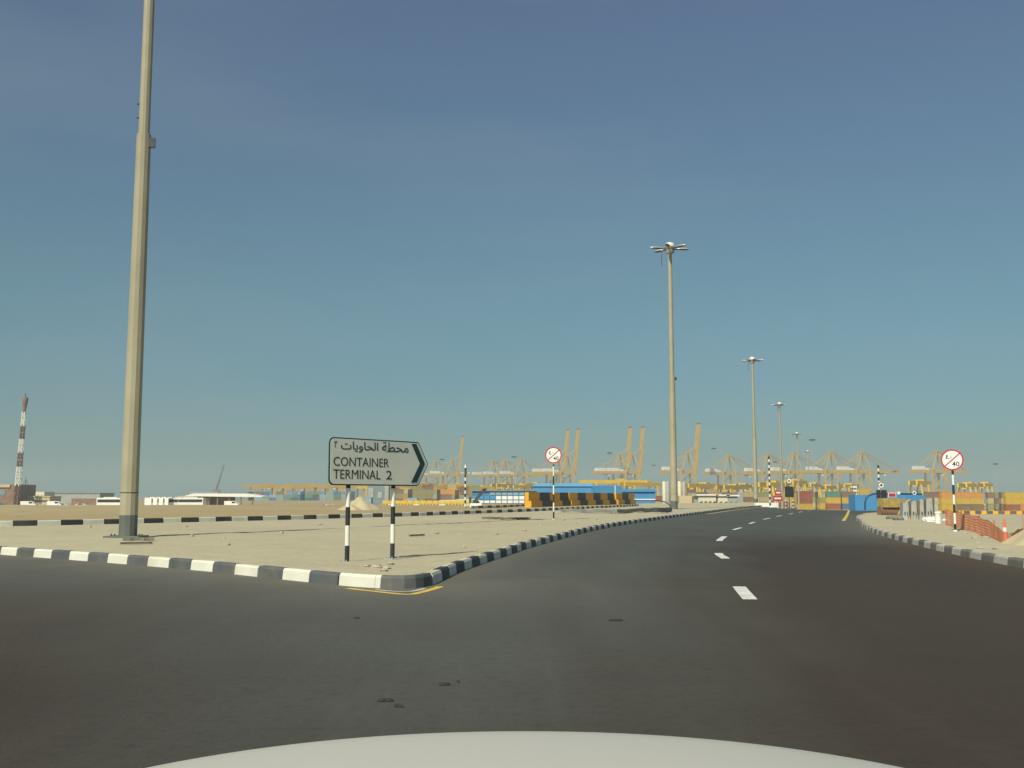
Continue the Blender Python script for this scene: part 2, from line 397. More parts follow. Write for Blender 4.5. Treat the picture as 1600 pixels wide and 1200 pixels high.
# big ground reaching the horizon
mb = MB(); rs = [0.5, 30, 60]+[75*1.06**k for k in range(80)]; rs = [r for r in rs if r < 7000]; NB = 180
for r in rs:
    for k in range(NB):
        a = R(360*k/NB); x, y = r*math.sin(a), r*math.cos(a); mb.v.append((x, y, T(x, y)-(.03 if r < 340 else .0)-.05*smooth(200, 320, r)*(r < 340)))
for i in range(len(rs)-1):
    for k in range(NB): mb.f.append([i*NB+k, i*NB+(k+1) % NB, (i+1)*NB+(k+1) % NB, (i+1)*NB+k])
mb.f.append(list(range(NB))[::-1]); mb.m = [0]*len(mb.f); mb.sm = [True]*len(mb.f)
mb.build('ground', MG, kind='structure')

# island sand (between the kerbs), slightly uneven
INNER = FRONT+CORNER[1:-1]+RIGHT
def offset(path, d):
    out = []
    for i in range(len(path)):
        a = Vector(path[max(0, i-1)]); b = Vector(path[min(len(path)-1, i+1)]); t = (b-a).normalized()
        out.append((path[i][0]-t.y*d, path[i][1]+t.x*d))
    return out
INN = offset(INNER, .15)
bs = [-.92+k*.004 for k in range(int((.30+.92)/.004)+1)]
mb = MB(); NR = 70; cols = 0
for b in bs:
    y0 = hit(INN, b, far=False)
    if b > -.078: y0 = hit(INN, b, far=False)
    if y0 is None: continue
    y1 = hit(FAR, b, far=False)
    if y1 is None or b > .11: y1 = 200
    y1 = max(y1, y0+.05)
    for k in range(NR+1):
        t = k/NR; y = 1/((1-t)/y0+t/y1) if y1 > y0 else y0
        x = b*y; e = min(1, (y-y0)/1.2)*min(1, (y1-y)/1.2)
        e = max(0, e)
        z = .15+e*(.05*nz(x, y, .23)+.03*nz(x, y, .9)+.012*nz(x, y, 3))-.01*(1-e)
        mb.v.append((x, y, z+T(x, y)))
    cols += 1
for c in range(cols-1):
    for k in range(NR):
        a = c*(NR+1)+k; mb.f.append([a, a+NR+1, a+NR+2, a+1])
mb.m = [0]*len(mb.f); mb.sm = [True]*len(mb.f)
mb.build('sand_island', MS, kind='structure')

# field beyond the far kerb
mb = MB(); FARI = offset(FAR, .12); cols = 0
for b in [-1.6+k*.01 for k in range(174)]:
    y0 = hit(FARI, b, far=False)
    if y0 is None: continue
    for k in range(60):
        t = k/59; y = y0*(900/y0)**t; x = b*y
        mb.v.append((x, y, T(x, y)+.31+.12*nz(x, y, .06)*smooth(0, 12, y-y0)-.25*smooth(150, 400, y)))
    cols += 1
for c in range(cols-1):
    for k in range(59):
        a = c*60+k; mb.f.append([a, a+60, a+61, a+1])
mb.m = [0]*len(mb.f); mb.sm = [True]*len(mb.f)
mb.build('sand_field', MF, kind='structure')

# right-hand verge
mb = MB()
pts = catmull(RK, .8)
cx, cy = 40, 40
N2 = 26
for p in pts:
    for k in range(N2+1):
        t = k/N2; t = t*t*.9+t*.1
        x = p.x+(cx-p.x)*t; y = p.y+(cy-p.y)*t
        if k == 0: d = Vector((cx-p.x, cy-p.y)).normalized()*.13; x += d.x; y += d.y
        e = min(1, k/5)
        mb.v.append((x, y, .15-.01*(k == 0)+e*(.05*nz(x, y, .3)+.02*nz(x, y, 1.3))))
for c in range(len(pts)-1):
    for k in range(N2):
        a = c*(N2+1)+k; mb.f.append([a, a+N2+1, a+N2+2, a+1])
mb.m = [0]*len(mb.f); mb.sm = [True]*len(mb.f)
mb.build('sand_verge', MS, kind='structure')

# painted markings
def strip(mb, pts, wd, z=.005):
    P = [Vector(p) for p in pts]
    vs = []
    for i, p in enumerate(P):
        d = (P[min(len(P)-1, i+1)]-P[max(0, i-1)]).normalized(); n_ = Vector((d.y, -d.x))*wd/2
        for q in (p-n_, p+n_): vs.append((q.x, q.y, T(q.x, q.y)+z))
    mb.add(vs, [[2*i, 2*i+1, 2*i+3, 2*i+2] for i in range(len(P)-1)])
mb = MB()
LN = [(3.2, 13.9), (3.55, 16.3), (4.15, 20), (4.78, 23.2), (5.1, 25.6), (6.42, 32.1), (7.45, 36.2), (9.2, 42.9), (10.2, 46), (12, 52.2), (13.2, 56.1), (15.3, 62.6), (16.4, 65.6), (18.2, 71), (21.3, 79.5), (24.9, 89.5), (28.5, 99)]
lp = catmull(LN, .25)
def arc(pth, y0, y1): return [p for p in pth if y0 <= p.y <= y1]
for y0, y1 in ((13.9, 16.35), (23.1, 25.7), (32.3, 36.0), (42.9, 46), (52.3, 55.9), (62, 65.4), (71, 74.5), (80, 83.5), (89, 92.5), (98, 101)):
    strip(mb, arc(lp, y0, y1), .20 if y0 < 40 else .17)
mb.build('lane_dashes', M['line_w'], kind='structure')
mb = MB()
strip(mb, catmull([(-2.5, 15.82), (-2.0, 15.3), (-1.5, 14.85), (-1.34, 15.15), (-1.16, 15.85), (-1.12, 16.15)], .1), .13)
strip(mb, catmull([(18.7, 58.3), (24, 74), (29, 89), (34, 104)], .5), .2)
ep = catmull(offset(RIGHT, -.55), .5)
strip(mb, [p for p in ep if 80 < p.y < 150], .22)
mb.build('yellow_lines', M['line_y'], kind='structure')
mb = MB(); strip(mb, catmull([(-2.05, 15.62), (-1.75, 15.35), (-1.5, 15.3), (-1.32, 15.8)], .1), .07)
mb.build('corner_white_line', M['line_w'], kind='structure')
#@@PART2
# ------------------------------------------------------------------ text
def text_mesh(body, name, box, depth, material, font_scale=None, fit=True, bold=0.0):
    """flat lettering fitted into box=(x0,z0,x1,z1) in the local x-z plane, facing -y"""
    c = bpy.data.curves.new(name, 'FONT'); c.body = body; c.size = 1; c.extrude = .01; c.offset = bold; c.resolution_u = 3
    o = bpy.data.objects.new(name, c); sc.collection.objects.link(o)
    dg = bpy.context.evaluated_depsgraph_get(); me = bpy.data.meshes.new_from_object(o.evaluated_get(dg))
    bpy.data.objects.remove(o); bpy.data.curves.remove(c)
    xs = [v.co.x for v in me.vertices]; ys = [v.co.y for v in me.vertices]
    x0, z0, x1, z1 = box; ax, bx, ay, by = min(xs), max(xs), min(ys), max(ys)
    for v in me.vertices:
        x = x0+(v.co.x-ax)/(bx-ax)*(x1-x0); z = z0+(v.co.y-ay)/(by-ay)*(z1-z0)
        v.co = (x, -depth if v.co.z > 0 else -depth+.004, z)
    me.materials.clear(); me.materials.append(material); me.name = name
    return me

# ------------------------------------------------------------------ direction sign
SA = R(38); AX = Vector((math.sin(SA), math.cos(SA))); S0 = Vector((-3.1, 19.72))      # board runs along AX through the first post
def on_board(px, py):
    k = ray(px, 775)[0]/ray(px, 775)[1]
    t = (k*S0.y-S0.x)/(AX.x-k*AX.y); D = S0.y+AX.y*t
    return (t, ZD(py, D))
sg = thing('direction_sign', 'large white arrow sign reading CONTAINER TERMINAL 2 on two striped posts', 'road sign',
           (S0.x, S0.y, .15), PI/2-SA)
def ob(px, py):
    t, z = on_board(px, py); return (t, z-.15)
def rounded(poly, rad):
    out = []
    n = len(poly)
    for i in range(n):
        p = Vector(poly[i]); a = (Vector(poly[i-1])-p); b = (Vector(poly[(i+1) % n])-p)
        r = rad[i]
        if r == 0: out.append(tuple(p)); continue
        a = p+a.normalized()*r; b = p+b.normalized()*r
        for k in range(7):
            t = k/6; q = a*(1-t)**2+p*2*t*(1-t)+b*t*t; out.append(tuple(q))
    return out
zb = ob(514, 758)[1]; zt = ob(514, 682.5)[1]; tL = ob(512.8, 700)[0]; tR = ob(668, 720)[0]; tS = ob(652.5, 700)[0]; zm = (zb+zt)/2
def outline(e): return [(tL+e, zb+e), (tS-e*.6, zb+e), (tR-e*1.2, zm), (tS-e*.6, zt-e), (tL+e, zt-e)]
MB().prism(rounded(outline(0), [.13, .05, .04, .05, .13]), -.012, .012).build('board_back', M['sign_green'], sg)
MB().prism(rounded(outline(.024), [.11, .04, .03, .04, .11]), -.018, -.0125).build('board_face', M['sign'], sg)
ch = [ob(x, y) for x, y in ((641, 693.5), (648.5, 693.5), (662.3, 724.8), (649.6, 754), (641, 754), (654.6, 724.5))]
MB().prism(ch, -.024, -.0185).build('chevron', M['sign_green'], sg)
def txt(body, name, x0, y0, x1, y1, parent=sg, bold=0.0, m=M['ink']):
    a = ob(x0, (y0+y1)/2); b = ob(x1, (y0+y1)/2)
    D = S0.y+AX.y*(a[0]+b[0])/2
    z0 = ZD(y1, D)-.15; z1 = ZD(y0, D)-.15
    return link(name, text_mesh(body, name, (a[0], z0, b[0], z1), .022, m, bold=bold), parent)
txt('CONTAINER', 'lettering', 519, 715.2, 605.8, 729, bold=-.004)
txt('TERMINAL', 'lettering', 519, 734.2, 592.8, 748.3, bold=-.004)
txt('2', 'route_number', 601.8, 735.6, 610.8, 749, bold=-.004)
# Arabic line in joined letter forms, set from left to right as seen
for word, box_ in (('\u0662', (519.9, 688.6, 524.0, 699.0)), ('\uFE95\uFE8E\uFEF3\u0648\uFE8E\uFEA4\uFEDF\u0627', (530.2, 690.2, 588.6, 707.0)), ('\uFE94\uFEC4\uFEA4\uFEE3', (594.6, 691.4, 636.2, 706.6))):
    txt(word, 'arabic_lettering', *box_, m=M['sign_green'], bold=.006)
for t_, ph in ((0.0, 0), (1.222, 1)):
    mb = MB(); zz = -.02; k = 0
    for h_ in (.33, .38, .35, .36): mb.cyl((t_, .055, zz), (t_, .055, zz+h_), .045, n=14, mi=k % 2, cap=False); zz += h_; k += 1
    mb.cyl((t_, .055, zz), (t_, .055, zt-.08), .045, n=14, mi=0)
    pst = mb.build('post', [M['post_black'], M['post_white']], sg)
    mb = MB(); mb.box((t_, .055, -.005), (.26, .24, .04), bev=.01)
    for dx in (-.09, .09):
        for dy in (-.08, .08): mb.cyl((t_+dx, .055+dy, .01), (t_+dx, .055+dy, .05), .012, n=6)
    mb.build('base_plate', M['metal'], pst)
    for z_ in (zb+.15, zt-.18): MB().box((t_, .03, z_), (.15, .05, .04)).build('bracket', M['metal'], sg)

# ------------------------------------------------------------------ end-of-limit signs
def limit_sign(label, x, y, rz, rad, zc, bands, lean=0):
    s = thing('speed_limit_sign', label, 'road sign', (x, y, .15), rz, 'round forty signs')
    mb = MB(); z = -.02; n = len(bands)
    for i, h_ in enumerate(bands): mb.cyl((0, .05, z), (0, .05, z+h_), .04, n=12, mi=i % 2, cap=(i == n-1)); z += h_
    po = mb.build('post', [M['post_black'], M['post_white']], s)
    MB().cyl((0, .05, -.03), (0, .05, .07), .08, .06, 12).build('post_foot', M['post_white'], po)
    N = 40
    def ring(r0, r1, y_):
        b = MB(); vs = []
        for k in range(N):
            a = 2*PI*k/N
            for r in (r0, r1):
                for yy in (y_, y_+.006): vs.append((r*math.cos(a), yy, zc+r*math.sin(a)))
        for k in range(N):
            a, b2 = 4*k, 4*((k+1) % N)
            b.add([vs[i] for i in (a, a+2, b2+2, b2)], [[0, 1, 2, 3]]); b.add([vs[i] for i in (a+1, a+3, b2+3, b2+1)], [[3, 2, 1, 0]])
            b.add([vs[i] for i in (a+2, a+3, b2+3, b2+2)], [[0, 1, 2, 3]]); b.add([vs[i] for i in (a, a+1, b2+1, b2)], [[3, 2, 1, 0]])
        return b
    MB().cyl((0, .012, zc), (0, -.004, zc), rad, n=N, sm=False).build('disc', M['sign_w'], s)
    ring(rad*.86, rad*1.0, -.012).build('red_rim', M['red'], s)
    b = MB(); q = R(42); r = rad*.9; hw = rad*.045
    d = Vector((math.cos(q), math.sin(q))); nn = Vector((-d.y, d.x))
    b.prism([tuple(Vector((0, zc))+d*sx*r+nn*sy*hw) for sx, sy in ((-1, -1), (1, -1), (1, 1), (-1, 1))], -.014, -.008).build('red_bar', M['red'], s)
    link('digits', text_mesh('40', 'digits', (rad*-.02, zc-rad*.62, rad*.62, zc-rad*.16), .010, M['ink'], bold=.01), s)
    link('arabic_digits', text_mesh('\u0664\u0660', 'arabic_digits', (-rad*.55, zc+rad*.08, -rad*.02, zc+rad*.5), .010, M['ink'], bold=.01), s)
    MB().box((0, .03, zc), (.2, .03, .06)).build('bracket', M['metal'], s)
    return s
limit_sign('round red barred 40 sign before the yellow and black stepped blocks', 2.19, 54.25, R(-6), .44, 3.40, (.44, .48, .44, .48, .48, .5, .12))
limit_sign('round red barred 40 sign on the right verge beside orange netting', 15.53, 36.21, R(-22), .375, 2.52, (.30, .38, .30, .34, .34, .36, .22))

# ------------------------------------------------------------------ lamp posts
def crown(parent, top, rr, n_arm, dz=0):
    mb = MB()
    mb.lathe([(.28, -.75), (.42, -.55), (.42, -.25), (.62, -.15), (.62, -.05), (.3, -.02)], 16, c=(0, 0, top)); mb.build('hub', M['metal'], parent)
    MB().lathe([(.02, .38), (.30, .36), (.44, .28), (.50, .10), (.50, -.03)][::-1], 18, c=(0, 0, top)).build('dome', M['lamp_white'], parent)
    for k in range(n_arm):
        a = 2*PI*k/n_arm+R(12); d = Vector((math.cos(a), math.sin(a), 0)); s = Vector((-d.y, d.x, 0))
        p0 = Vector((0, 0, top-.35))+d*.4; p1 = Vector((0, 0, top-.22))+d*(rr-.9); p2 = Vector((0, 0, top-.2))+d*rr
        arm = MB().cyl(p0, p1, .05, .05, 8).build('arm', M['metal_dark'], parent)
        # flattened lantern: top shell and glass
        vs = []; N = 14
        for zz, f in ((.14, .55), (.06, .95), (0, 1)):
            for j in range(N):
                th = 2*PI*j/N
                q = Vector((0, 0, top-.24))+d*(rr-.65)+d*math.cos(th)*.70*f+s*math.sin(th)*.24*f; q.z += zz; vs.append(q)
        b = MB(); b.add(vs, [[l*N+j, l*N+(j+1) % N, (l+1)*N+(j+1) % N, (l+1)*N+j] for l in range(2) for j in range(N)]+[list(range(N))], 0, False)
        lan = b.build('lantern', M['metal'], parent)
        vs = []
        for zz, f in ((0, .98), (-.07, .6)):
            for j in range(N):
                th = 2*PI*j/N
                q = Vector((0, 0, top-.245))+d*(rr-.65)+d*math.cos(th)*.66*f+s*math.sin(th)*.22*f; q.z += zz; vs.append(q)
        b = MB(); b.add(vs, [[j, (j+1) % N, N+(j+1) % N, N+j] for j in range(N)]+[list(range(N, 2*N))], 0, False)
        b.build('lantern_glass', M['glass'], lan)
def lamp_post(label, x, y, z, H, rb, rt, split, base_h, detail=True, arms=6, rr=2.0, rz=0):
    t = thing('lamp_post', label, 'lamp post', (x, y, z), rz, 'lamp posts along the island')
    n = 12
    rs_ = rb+(rt-rb)*split/H
    low = MB(); low.cyl((0, 0, base_h), (0, 0, split), rb, rs_+.012, n, sm=False).build('lower_pole', M['pole'], t)
    MB().cyl((0, 0, split-.15), (0, 0, H-.5), rs_-.035, rt, n, sm=False).build('upper_pole', M['pole'], t)
    MB().cyl((0, 0, -.1), (0, 0, base_h), rb+.004, rb+.003, n, sm=False).build('painted_base', M['pole_grey'], t)
    if detail:
        MB().cyl((0, 0, base_h+.66), (0, 0, base_h+.685), rb+.006, rb+.004, n, sm=False).build('hatch_seam', M['metal_dark'], t)
        MB().box((rb*.75+.08, -.05, split-.28), (.2, .12, .3), rz=.2).build('clamp', M['metal_dark'], t)
        for dz in (.55, 1.0): MB().cyl((-rs_+.02, -.02, split+dz), (-rs_-.03, -.02, split+dz), .035, n=8).build('bolt', M['metal_dark'], t)
        fl = MB().box((-.05, 0, .02), (1.05, .9, .05)).build('flange', M['pole_grey'], t)
        for dx in (-.5, -.4, .34, .42):
            for dy in (0,): MB().cyl((dx, dy, .04), (dx, dy, .10), .022, n=6).build('anchor_bolt', M['metal_dark'], fl)
        
    crown(t, H, rr, arms)
    if detail is not None and H > 20 and y > 50:
        MB().tube([(-.75, 0, H-.5), (-.85, 0, H-1.3), (-.8, 0, H-2.0)], .03, 5).build('loose_cable', M['metal_dark'], t)
    return t
lamp_post('nearest lamp post, thick tapered beige pole with grey foot, left on the sand', -11.55, 31.1, .17, 25.2, .265, .15, 12.5, .66, rr=2.0)
LP = [('second nearest lamp post with wide six lantern crown, right of the stepped blocks', 1053, 100, 385, .36, .2),
      ('tall lamp post with crown of lanterns, third nearest, by the end of the island kerb', 1181, 175, 561, .36, .2),
      ('slim far lamp post with pinkish white dome standing beyond the road crest', 1222, 245, 631, .34, .2),
      ('slender distant lamp post, second furthest in the row, just right of the black signal box', 1248, 335, 677, .33, .2),
      ('most distant lamp post of the row, lowest lantern crown above the yellow cranes', 1264, 440, 705, .33, .2)]
for i, (lab, px, D, ytop, rb, rt) in enumerate(LP):
    X = XD(px, D); z = T(X, D)+(.12 if D < 200 else 0); top = ZD(ytop, D)
    lamp_post(lab, X, D, z, top-z, rb, rt, (top-z)*.5, .8, detail=(i == 0), rr=2.05, rz=R(20*i))

# distant high masts, whose light crowns hang over the port
fl_pts = [(1272, 687.5, 700, 'right of the lamp post row'), (1117, 701, 900, 'right of the single raised boom'), (953, 708, 900, 'left of the two raised booms'),
          (803, 714, 900, 'above the hazy crane group'), (690, 718, 1000, 'above the right tip of the arrow sign'), (1022, 727, 1100, 'beside the second lamp post'),
          (1558, 725, 900, 'alone over the containers at the right edge'), (1212, 722, 1000, 'between third and fourth lamp posts'), (1400, 737, 1000, 'right of the striped signal pole')]
mast0 = None
for i, (px, py, D, where) in enumerate(fl_pts):
    X = XD(px, D); g = T(X, D); H = ZD(py, D)-g
    lab = 'thin distant high mast floodlight '+where
    t = thing('floodlight_mast', lab, 'floodlight mast', (X, D, g), 0, 'distant floodlight masts')
    MB().cyl((0, 0, -1), (0, 0, H), .28, .12, 6).build('mast', M['metal'], t)
    b = MB(); b.lathe([(1.6, -.4), (2.4, -.1), (2.2, .4), (.8, .7)], 10, c=(0, 0, H)); b.build('light_ring', M['metal_dark'], t)

# ------------------------------------------------------------------ stepped barriers (yellow and black)
bx0, by0, bx1, by1 = 1.85, 98.7, 16.6, 137.0
bl = math.hypot(bx1-bx0, by1-by0); ba = math.atan2(by1-by0, bx1-bx0); per = bl/13
def stepped(label, i0, cols):
    L = per*len(cols)-.15
    t = thing('stepped_barrier', label, 'barrier', (bx0+math.cos(ba)*per*i0+math.sin(ba)*.0, by0+math.sin(ba)*per*i0-.30*(i0 > 0), .14), ba+R(.8)*(i0 > 0), 'stepped barrier blocks')
    for nm, z0, z1, d0, d1 in (('lower_step', 0, .80, 0, .66), ('upper_step', .80, 1.62, .27, .66)):
        b = MB()
        for k, c in enumerate(cols):
            x0 = per*k; x1 = min(L, per*(k+1)); lean = .0
            prof = [(d0, z0), (d0+lean, z1), (d1, z1), (d1, z0)]
            vs = [(x, yy, zz) for x in (x0, x1) for yy, zz in prof]
            b.add(vs, [[0, 1, 5, 4], [1, 2, 6, 5], [2, 3, 7, 6], [3, 0, 4, 7]], 0 if c == 'y' else 1)
            if k == 0: b.add(vs, [[3, 2, 1, 0]], 0)
            if k == len(cols)-1: b.add(vs, [[4, 5, 6, 7]], 0)
        b.build(nm, [M['yellow'], M['bar_black']], t)
stepped('stepped yellow and black concrete barrier with bright orange end, nearest of the three', 0, 'ykyk')
stepped('stepped yellow and black concrete barrier in the middle of the row of three, the longest', 4, 'ykykyk')
stepped('stepped yellow and black concrete barrier furthest right, before the small blue shed', 10, 'yky')

# road-side second kerb with black dots behind the far kerb
kerb_left('kerb_beyond', [(-3.4, 89.5), (-1.2, 97), (1.0, 106), (3.0, 115)], block=1.3, h=.3, z0=.25)

# ------------------------------------------------------------------ scattered pieces on the sand island
def beam(name, label, cat, p0, p1, wd, h, m, grp=None, z=.16):
    jit = 1 if name == 'timber' else .1
    c = ((p0[0]+p1[0])/2, (p0[1]+p1[1])/2); L = math.hypot(p1[0]-p0[0], p1[1]-p0[1]); a = math.atan2(p1[1]-p0[1], p1[0]-p0[0])
    b = MB(); n = 9; rnd = random.Random(label)
    pts = [(-L/2+L*k/n, rnd.uniform(-.12, .12)*jit, rnd.uniform(0, h*.35)*jit) for k in range(n+1)]
    for q0, q1 in zip(pts, pts[1:]): b.bar((q0[0], q0[1], q0[2]+h/2), (q1[0]+.02, q1[1], q1[2]+h/2), wd, h)
    o = b.build(name, m, None, label=label, cat=cat, group=grp, loc=(c[0], c[1], z), rz=a); return o
beam('timber', 'long grey timber lying on the sand in front of the stepped barriers, left piece', 'timber', G(878, 800.5, .15), G(962, 802.5, .15), .35, .22, M['debris'], 'long pieces lying on the island')
beam('timber', 'long grey timber lying on the sand in front of the stepped barriers, middle piece', 'timber', G(958, 803, .15), G(1022, 799.5, .15), .4, .25, M['debris'], 'long pieces lying on the island')
beam('timber', 'short black timber lying on the sand just left of the second lamp post foot', 'timber', G(1024, 801.5, .15), G(1044, 801, .15), .5, .3, M['metal_dark'], 'long pieces lying on the island')
beam('timber', 'thin dark pipe lying on the sand beyond the far end of the lamp shadow', 'timber', G(756, 811, .15), G(800, 812.5, .15), .14, .10, M['wood'], 'long pieces lying on the island')  # dark strip modelled where the lamp crown only casts its shadow
beam('timber', 'thin dark pipe piece lying next to the round 40 sign on the left', 'timber', G(803, 812.5, .15), G(826, 812, .15), .14, .1, M['wood'], 'long pieces lying on the island')  # right part of the lamp crown's shadow, shaped as a dark strip
beam('plank', 'grey plank lying in front of the near lamp post footing', 'plank', G(192, 846, .15), G(240, 845, .15), .22, .09, M['debris'], 'planks at the lamp post foot')
beam('plank', 'thin broken plank lying on the sand nearest the kerb below the near lamp post', 'plank', G(188, 851, .15), G(236, 850, .15), .10, .05, M['wood'], 'planks at the lamp post foot')
beam('stick', 'short bent stick on the sand right of the arrow sign posts', 'stick', G(640, 838.5, .15), G(662, 837.5, .15), .07, .05, M['wood'])
rnd = random.Random(3)
def rock(name, label, cat, x, y, z, r, m, grp=None, flat=.55):
    b = MB(); n = 8; vs = [(0, 0, r*flat)]; rr = random.Random(round(x*97+y*13))
    for l, (zz, f) in enumerate(((.75, .62), (.2, 1.0), (-.4, .9))):
        for k in range(n):
            a = 2*PI*(k+.5*l)/n; q = f*r*rr.uniform(.72, 1.15); vs.append((q*math.cos(a), q*math.sin(a), zz*r*flat))
    fs = [[0, 1+k, 1+(k+1) % n] for k in range(n)]
    for l in range(2):
        for k in range(n): fs.append([1+l*n+k, 1+(l+1)*n+k, 1+(l+1)*n+(k+1) % n, 1+l*n+(k+1) % n])
    b.add(vs, fs, 0, False)
    return b.build(name, m, None, label=label, cat=cat, group=grp, loc=(x, y, z+r*flat*.3))
for px, py, r, lab in [(682, 834, .09, 'small stone right of the short bent stick on the island sand'), (776, 835, .08, 'small stone on the sand midway between the stick and the left round sign'), (717, 836, .06, 'tiny stone between two larger ones right of the stick'),
        (588, 889, .11, 'biggest pale stone of the cluster between the arrow sign posts and the kerb corner'), (604, 890, .09, 'pale stone at the right of the cluster near the kerb corner'), (573, 887, .08, 'leftmost pale stone of the cluster near the kerb corner'),
        (610, 882, .07, 'stone of the corner cluster nearest the second sign post'), (600, 893, .07, 'stone of the corner cluster nearest the kerb'), (500, 820, .1, 'stone just inside the far kerb left of the arrow sign'),
        (300, 838, .08, 'stone right of the near lamp post just above its shadow'), (350, 842, .06, 'tiny stone below the lamp shadow, left of a larger one'), (356, 852, .07, 'small stone nearest the striped kerb right of the near lamp post'),
        (845, 822, .1, 'stone on the sand below the left round sign, to its left'), (880, 813, .12, 'stone close to the foot of the left round sign, right side'), (930, 812, .14, 'largest stone right of the left round sign'),
        (905, 816, .1, 'stone nearest the roadside kerb right of the left round sign'), (440, 833, .08, 'lone stone on the lamp shadow left of the arrow sign'), (725, 855, .06, 'lone small stone just beyond the end of the arrow sign shadow'),
        (820, 830, .08, 'small stone halfway from the roadside kerb to the left round sign'), (140, 824, .1, 'stone left of the near lamp post by the far kerb'), (290, 824, .1, 'stone right of the near lamp post by the far kerb')]:
    x, y = G(px, py, .15); rock('stone', lab, 'stone', x, y, .16, r, M['stone'], 'loose stones on the sand island')
for px, py, r, lab in [(1462, 833, .10, 'flat stone left of the right round sign foot'), (1508, 834, .12, 'flat stone just right of the right round sign foot'), (1523, 841, .12, 'flat stone left of its twin below the orange netting'), (1539, 841, .13, 'largest flat stone below the orange netting'),
        (1527, 850, .12, 'pale flat stone midway between netting and right kerb'), (1531, 857, .1, 'flat stone nearest the right kerb below the netting'), (1480, 846, .07, 'tiny stone below the right round sign near the kerb'),
        (1555, 858, .08, 'small stone nearest the sand heap at the right edge'), (1420, 828, .08, 'small stone in front of the grey concrete slabs')]:
    x, y = G(px, py, .15); rock('stone', lab, 'stone', x, y, .16, r, M['stone'], 'loose stones on the right verge', .35)
for px, py, L, a, lab in [(694, 1071, .10, 8, 'black tar scrap on the asphalt, thickest one in the middle of the road'), (603, 1096, .13, 4, 'long thin black scrap of rubber on the asphalt near the bonnet'),
                          (624, 1105, .08, -20, 'faint dark scrap just right of the long thin rubber strip'), (716, 1067, .03, 0, 'tiny black crumb right of the thickest tar scrap'),
                          (557, 967, .09, 0, 'dark flake on the asphalt below the yellow corner line'), 
                          (962, 970, .2, 4, 'long faint tar streak on the asphalt left of the nearest white dash'), 
                          ]:
    x, y = G(px, py, 0); b = MB(); n = 12; rr = random.Random(px)
    pts = [(L/2*math.cos(2*PI*k/n)*rr.uniform(.8, 1.1), L*.16*math.sin(2*PI*k/n)*rr.uniform(.5, 1.2)) for k in range(n)]
    b.add([(p, q, .003) for p, q in pts]+[(p*.7, q*.6, .014+.004*rr.random()) for p, q in pts], [list(range(n, 2*n))]+[[k, (k+1) % n, n+(k+1) % n, n+k] for k in range(n)])
    b.build('tar_scrap', M['scrap'], None, label=lab, cat='scrap', group='dark scraps on the road', loc=(x, y, .003), rz=R(a))

# ------------------------------------------------------------------ own car: front end only stands in view
car = thing('car', 'white car whose rounded bonnet fills the bottom edge of the view', 'car', (.02, 1.0, 0))
def crownz(x, y): return 1.066-.135*x*x-.04*abs(x)**3-.10*(y-.1)**2*(1 if y > .1 else .3)-.35*max(0, y-.62)**2*4
NX, NY = 40, 26
b = MB()
for j in range(NY+1):
    y = -.55+1.42*j/NY
    hw = .80-.16*max(0, (y-.1))**2*1.6
    for i in range(NX+1):
        x = -hw+2*hw*i/NX; b.v.append((x, y, crownz(x, y)))
for j in range(NY):
    for i in range(NX):
        a = j*(NX+1)+i; b.f.append([a, a+1, a+NX+2, a+NX+1])
b.m = [0]*len(b.f); b.sm = [True]*len(b.f)
paint = mat('car_paint', (.52, .50, .43), .40, .01, 1)
bon = b.build('bonnet', paint, car)
sol = bon.modifiers.new('s', 'SOLIDIFY'); sol.thickness = .03; sol.offset = -1
b = MB(); prof = [(-.9, .18), (-.9, .78), (-.55, .84), (-.1, .88), (.3, .86), (.62, .80), (.86, .66), (1.0, .55), (1.02, .3), (.95, .18)]
vs = []
for s_ in (-1, 1):
    for y, z in prof: vs.append((s_*(.88-.14*max(0, y-.4)**2*2), y, z-.02))
n = len(prof); b.add(vs, [list(range(n)), list(range(n, 2*n))[::-1]]+[[k, (k+1) % n, n+(k+1) % n, n+k] for k in range(n)])
b.build('body', paint, car)
for s_ in (-1, 1):
    MB().box((s_*.66, .99, .60), (.34, .1, .13), bev=.02).build('headlight', M['glass'], car)
    wl = MB().cyl((s_*.74, .1, .32), (s_*.94, .1, .32), .32, n=28).build('wheel', M['rubber'], car)
    MB().cyl((s_*.93, .1, .32), (s_*.95, .1, .32), .2, n=20).build('rim', M['metal'], wl)
MB().box((0, 1.03, .45), (1.0, .04, .16), bev=.01).build('grille', M['dgrey'], car)
#@@PART3
# ================================================================== right-hand side objects
# yellow and black kerb at the back of the verge
yk = [(27.5, 74.6), (31, 73.6), (35, 71.2), (40, 68.4), (48, 64)]
b = MB(); P = catmull(yk, .37)
for i in range(len(P)-1):
    a, c = P[i], P[i+1]; d = (c-a).normalized()
    b.bar((a.x+d.x*.01, a.y+d.y*.01, .24), (c.x-d.x*.01, c.y-d.y*.01, .24), .3, .24, i % 2)
b.build('yellow_black_kerb', [M['yellow'], M['kerb_black']], None, kind='structure')

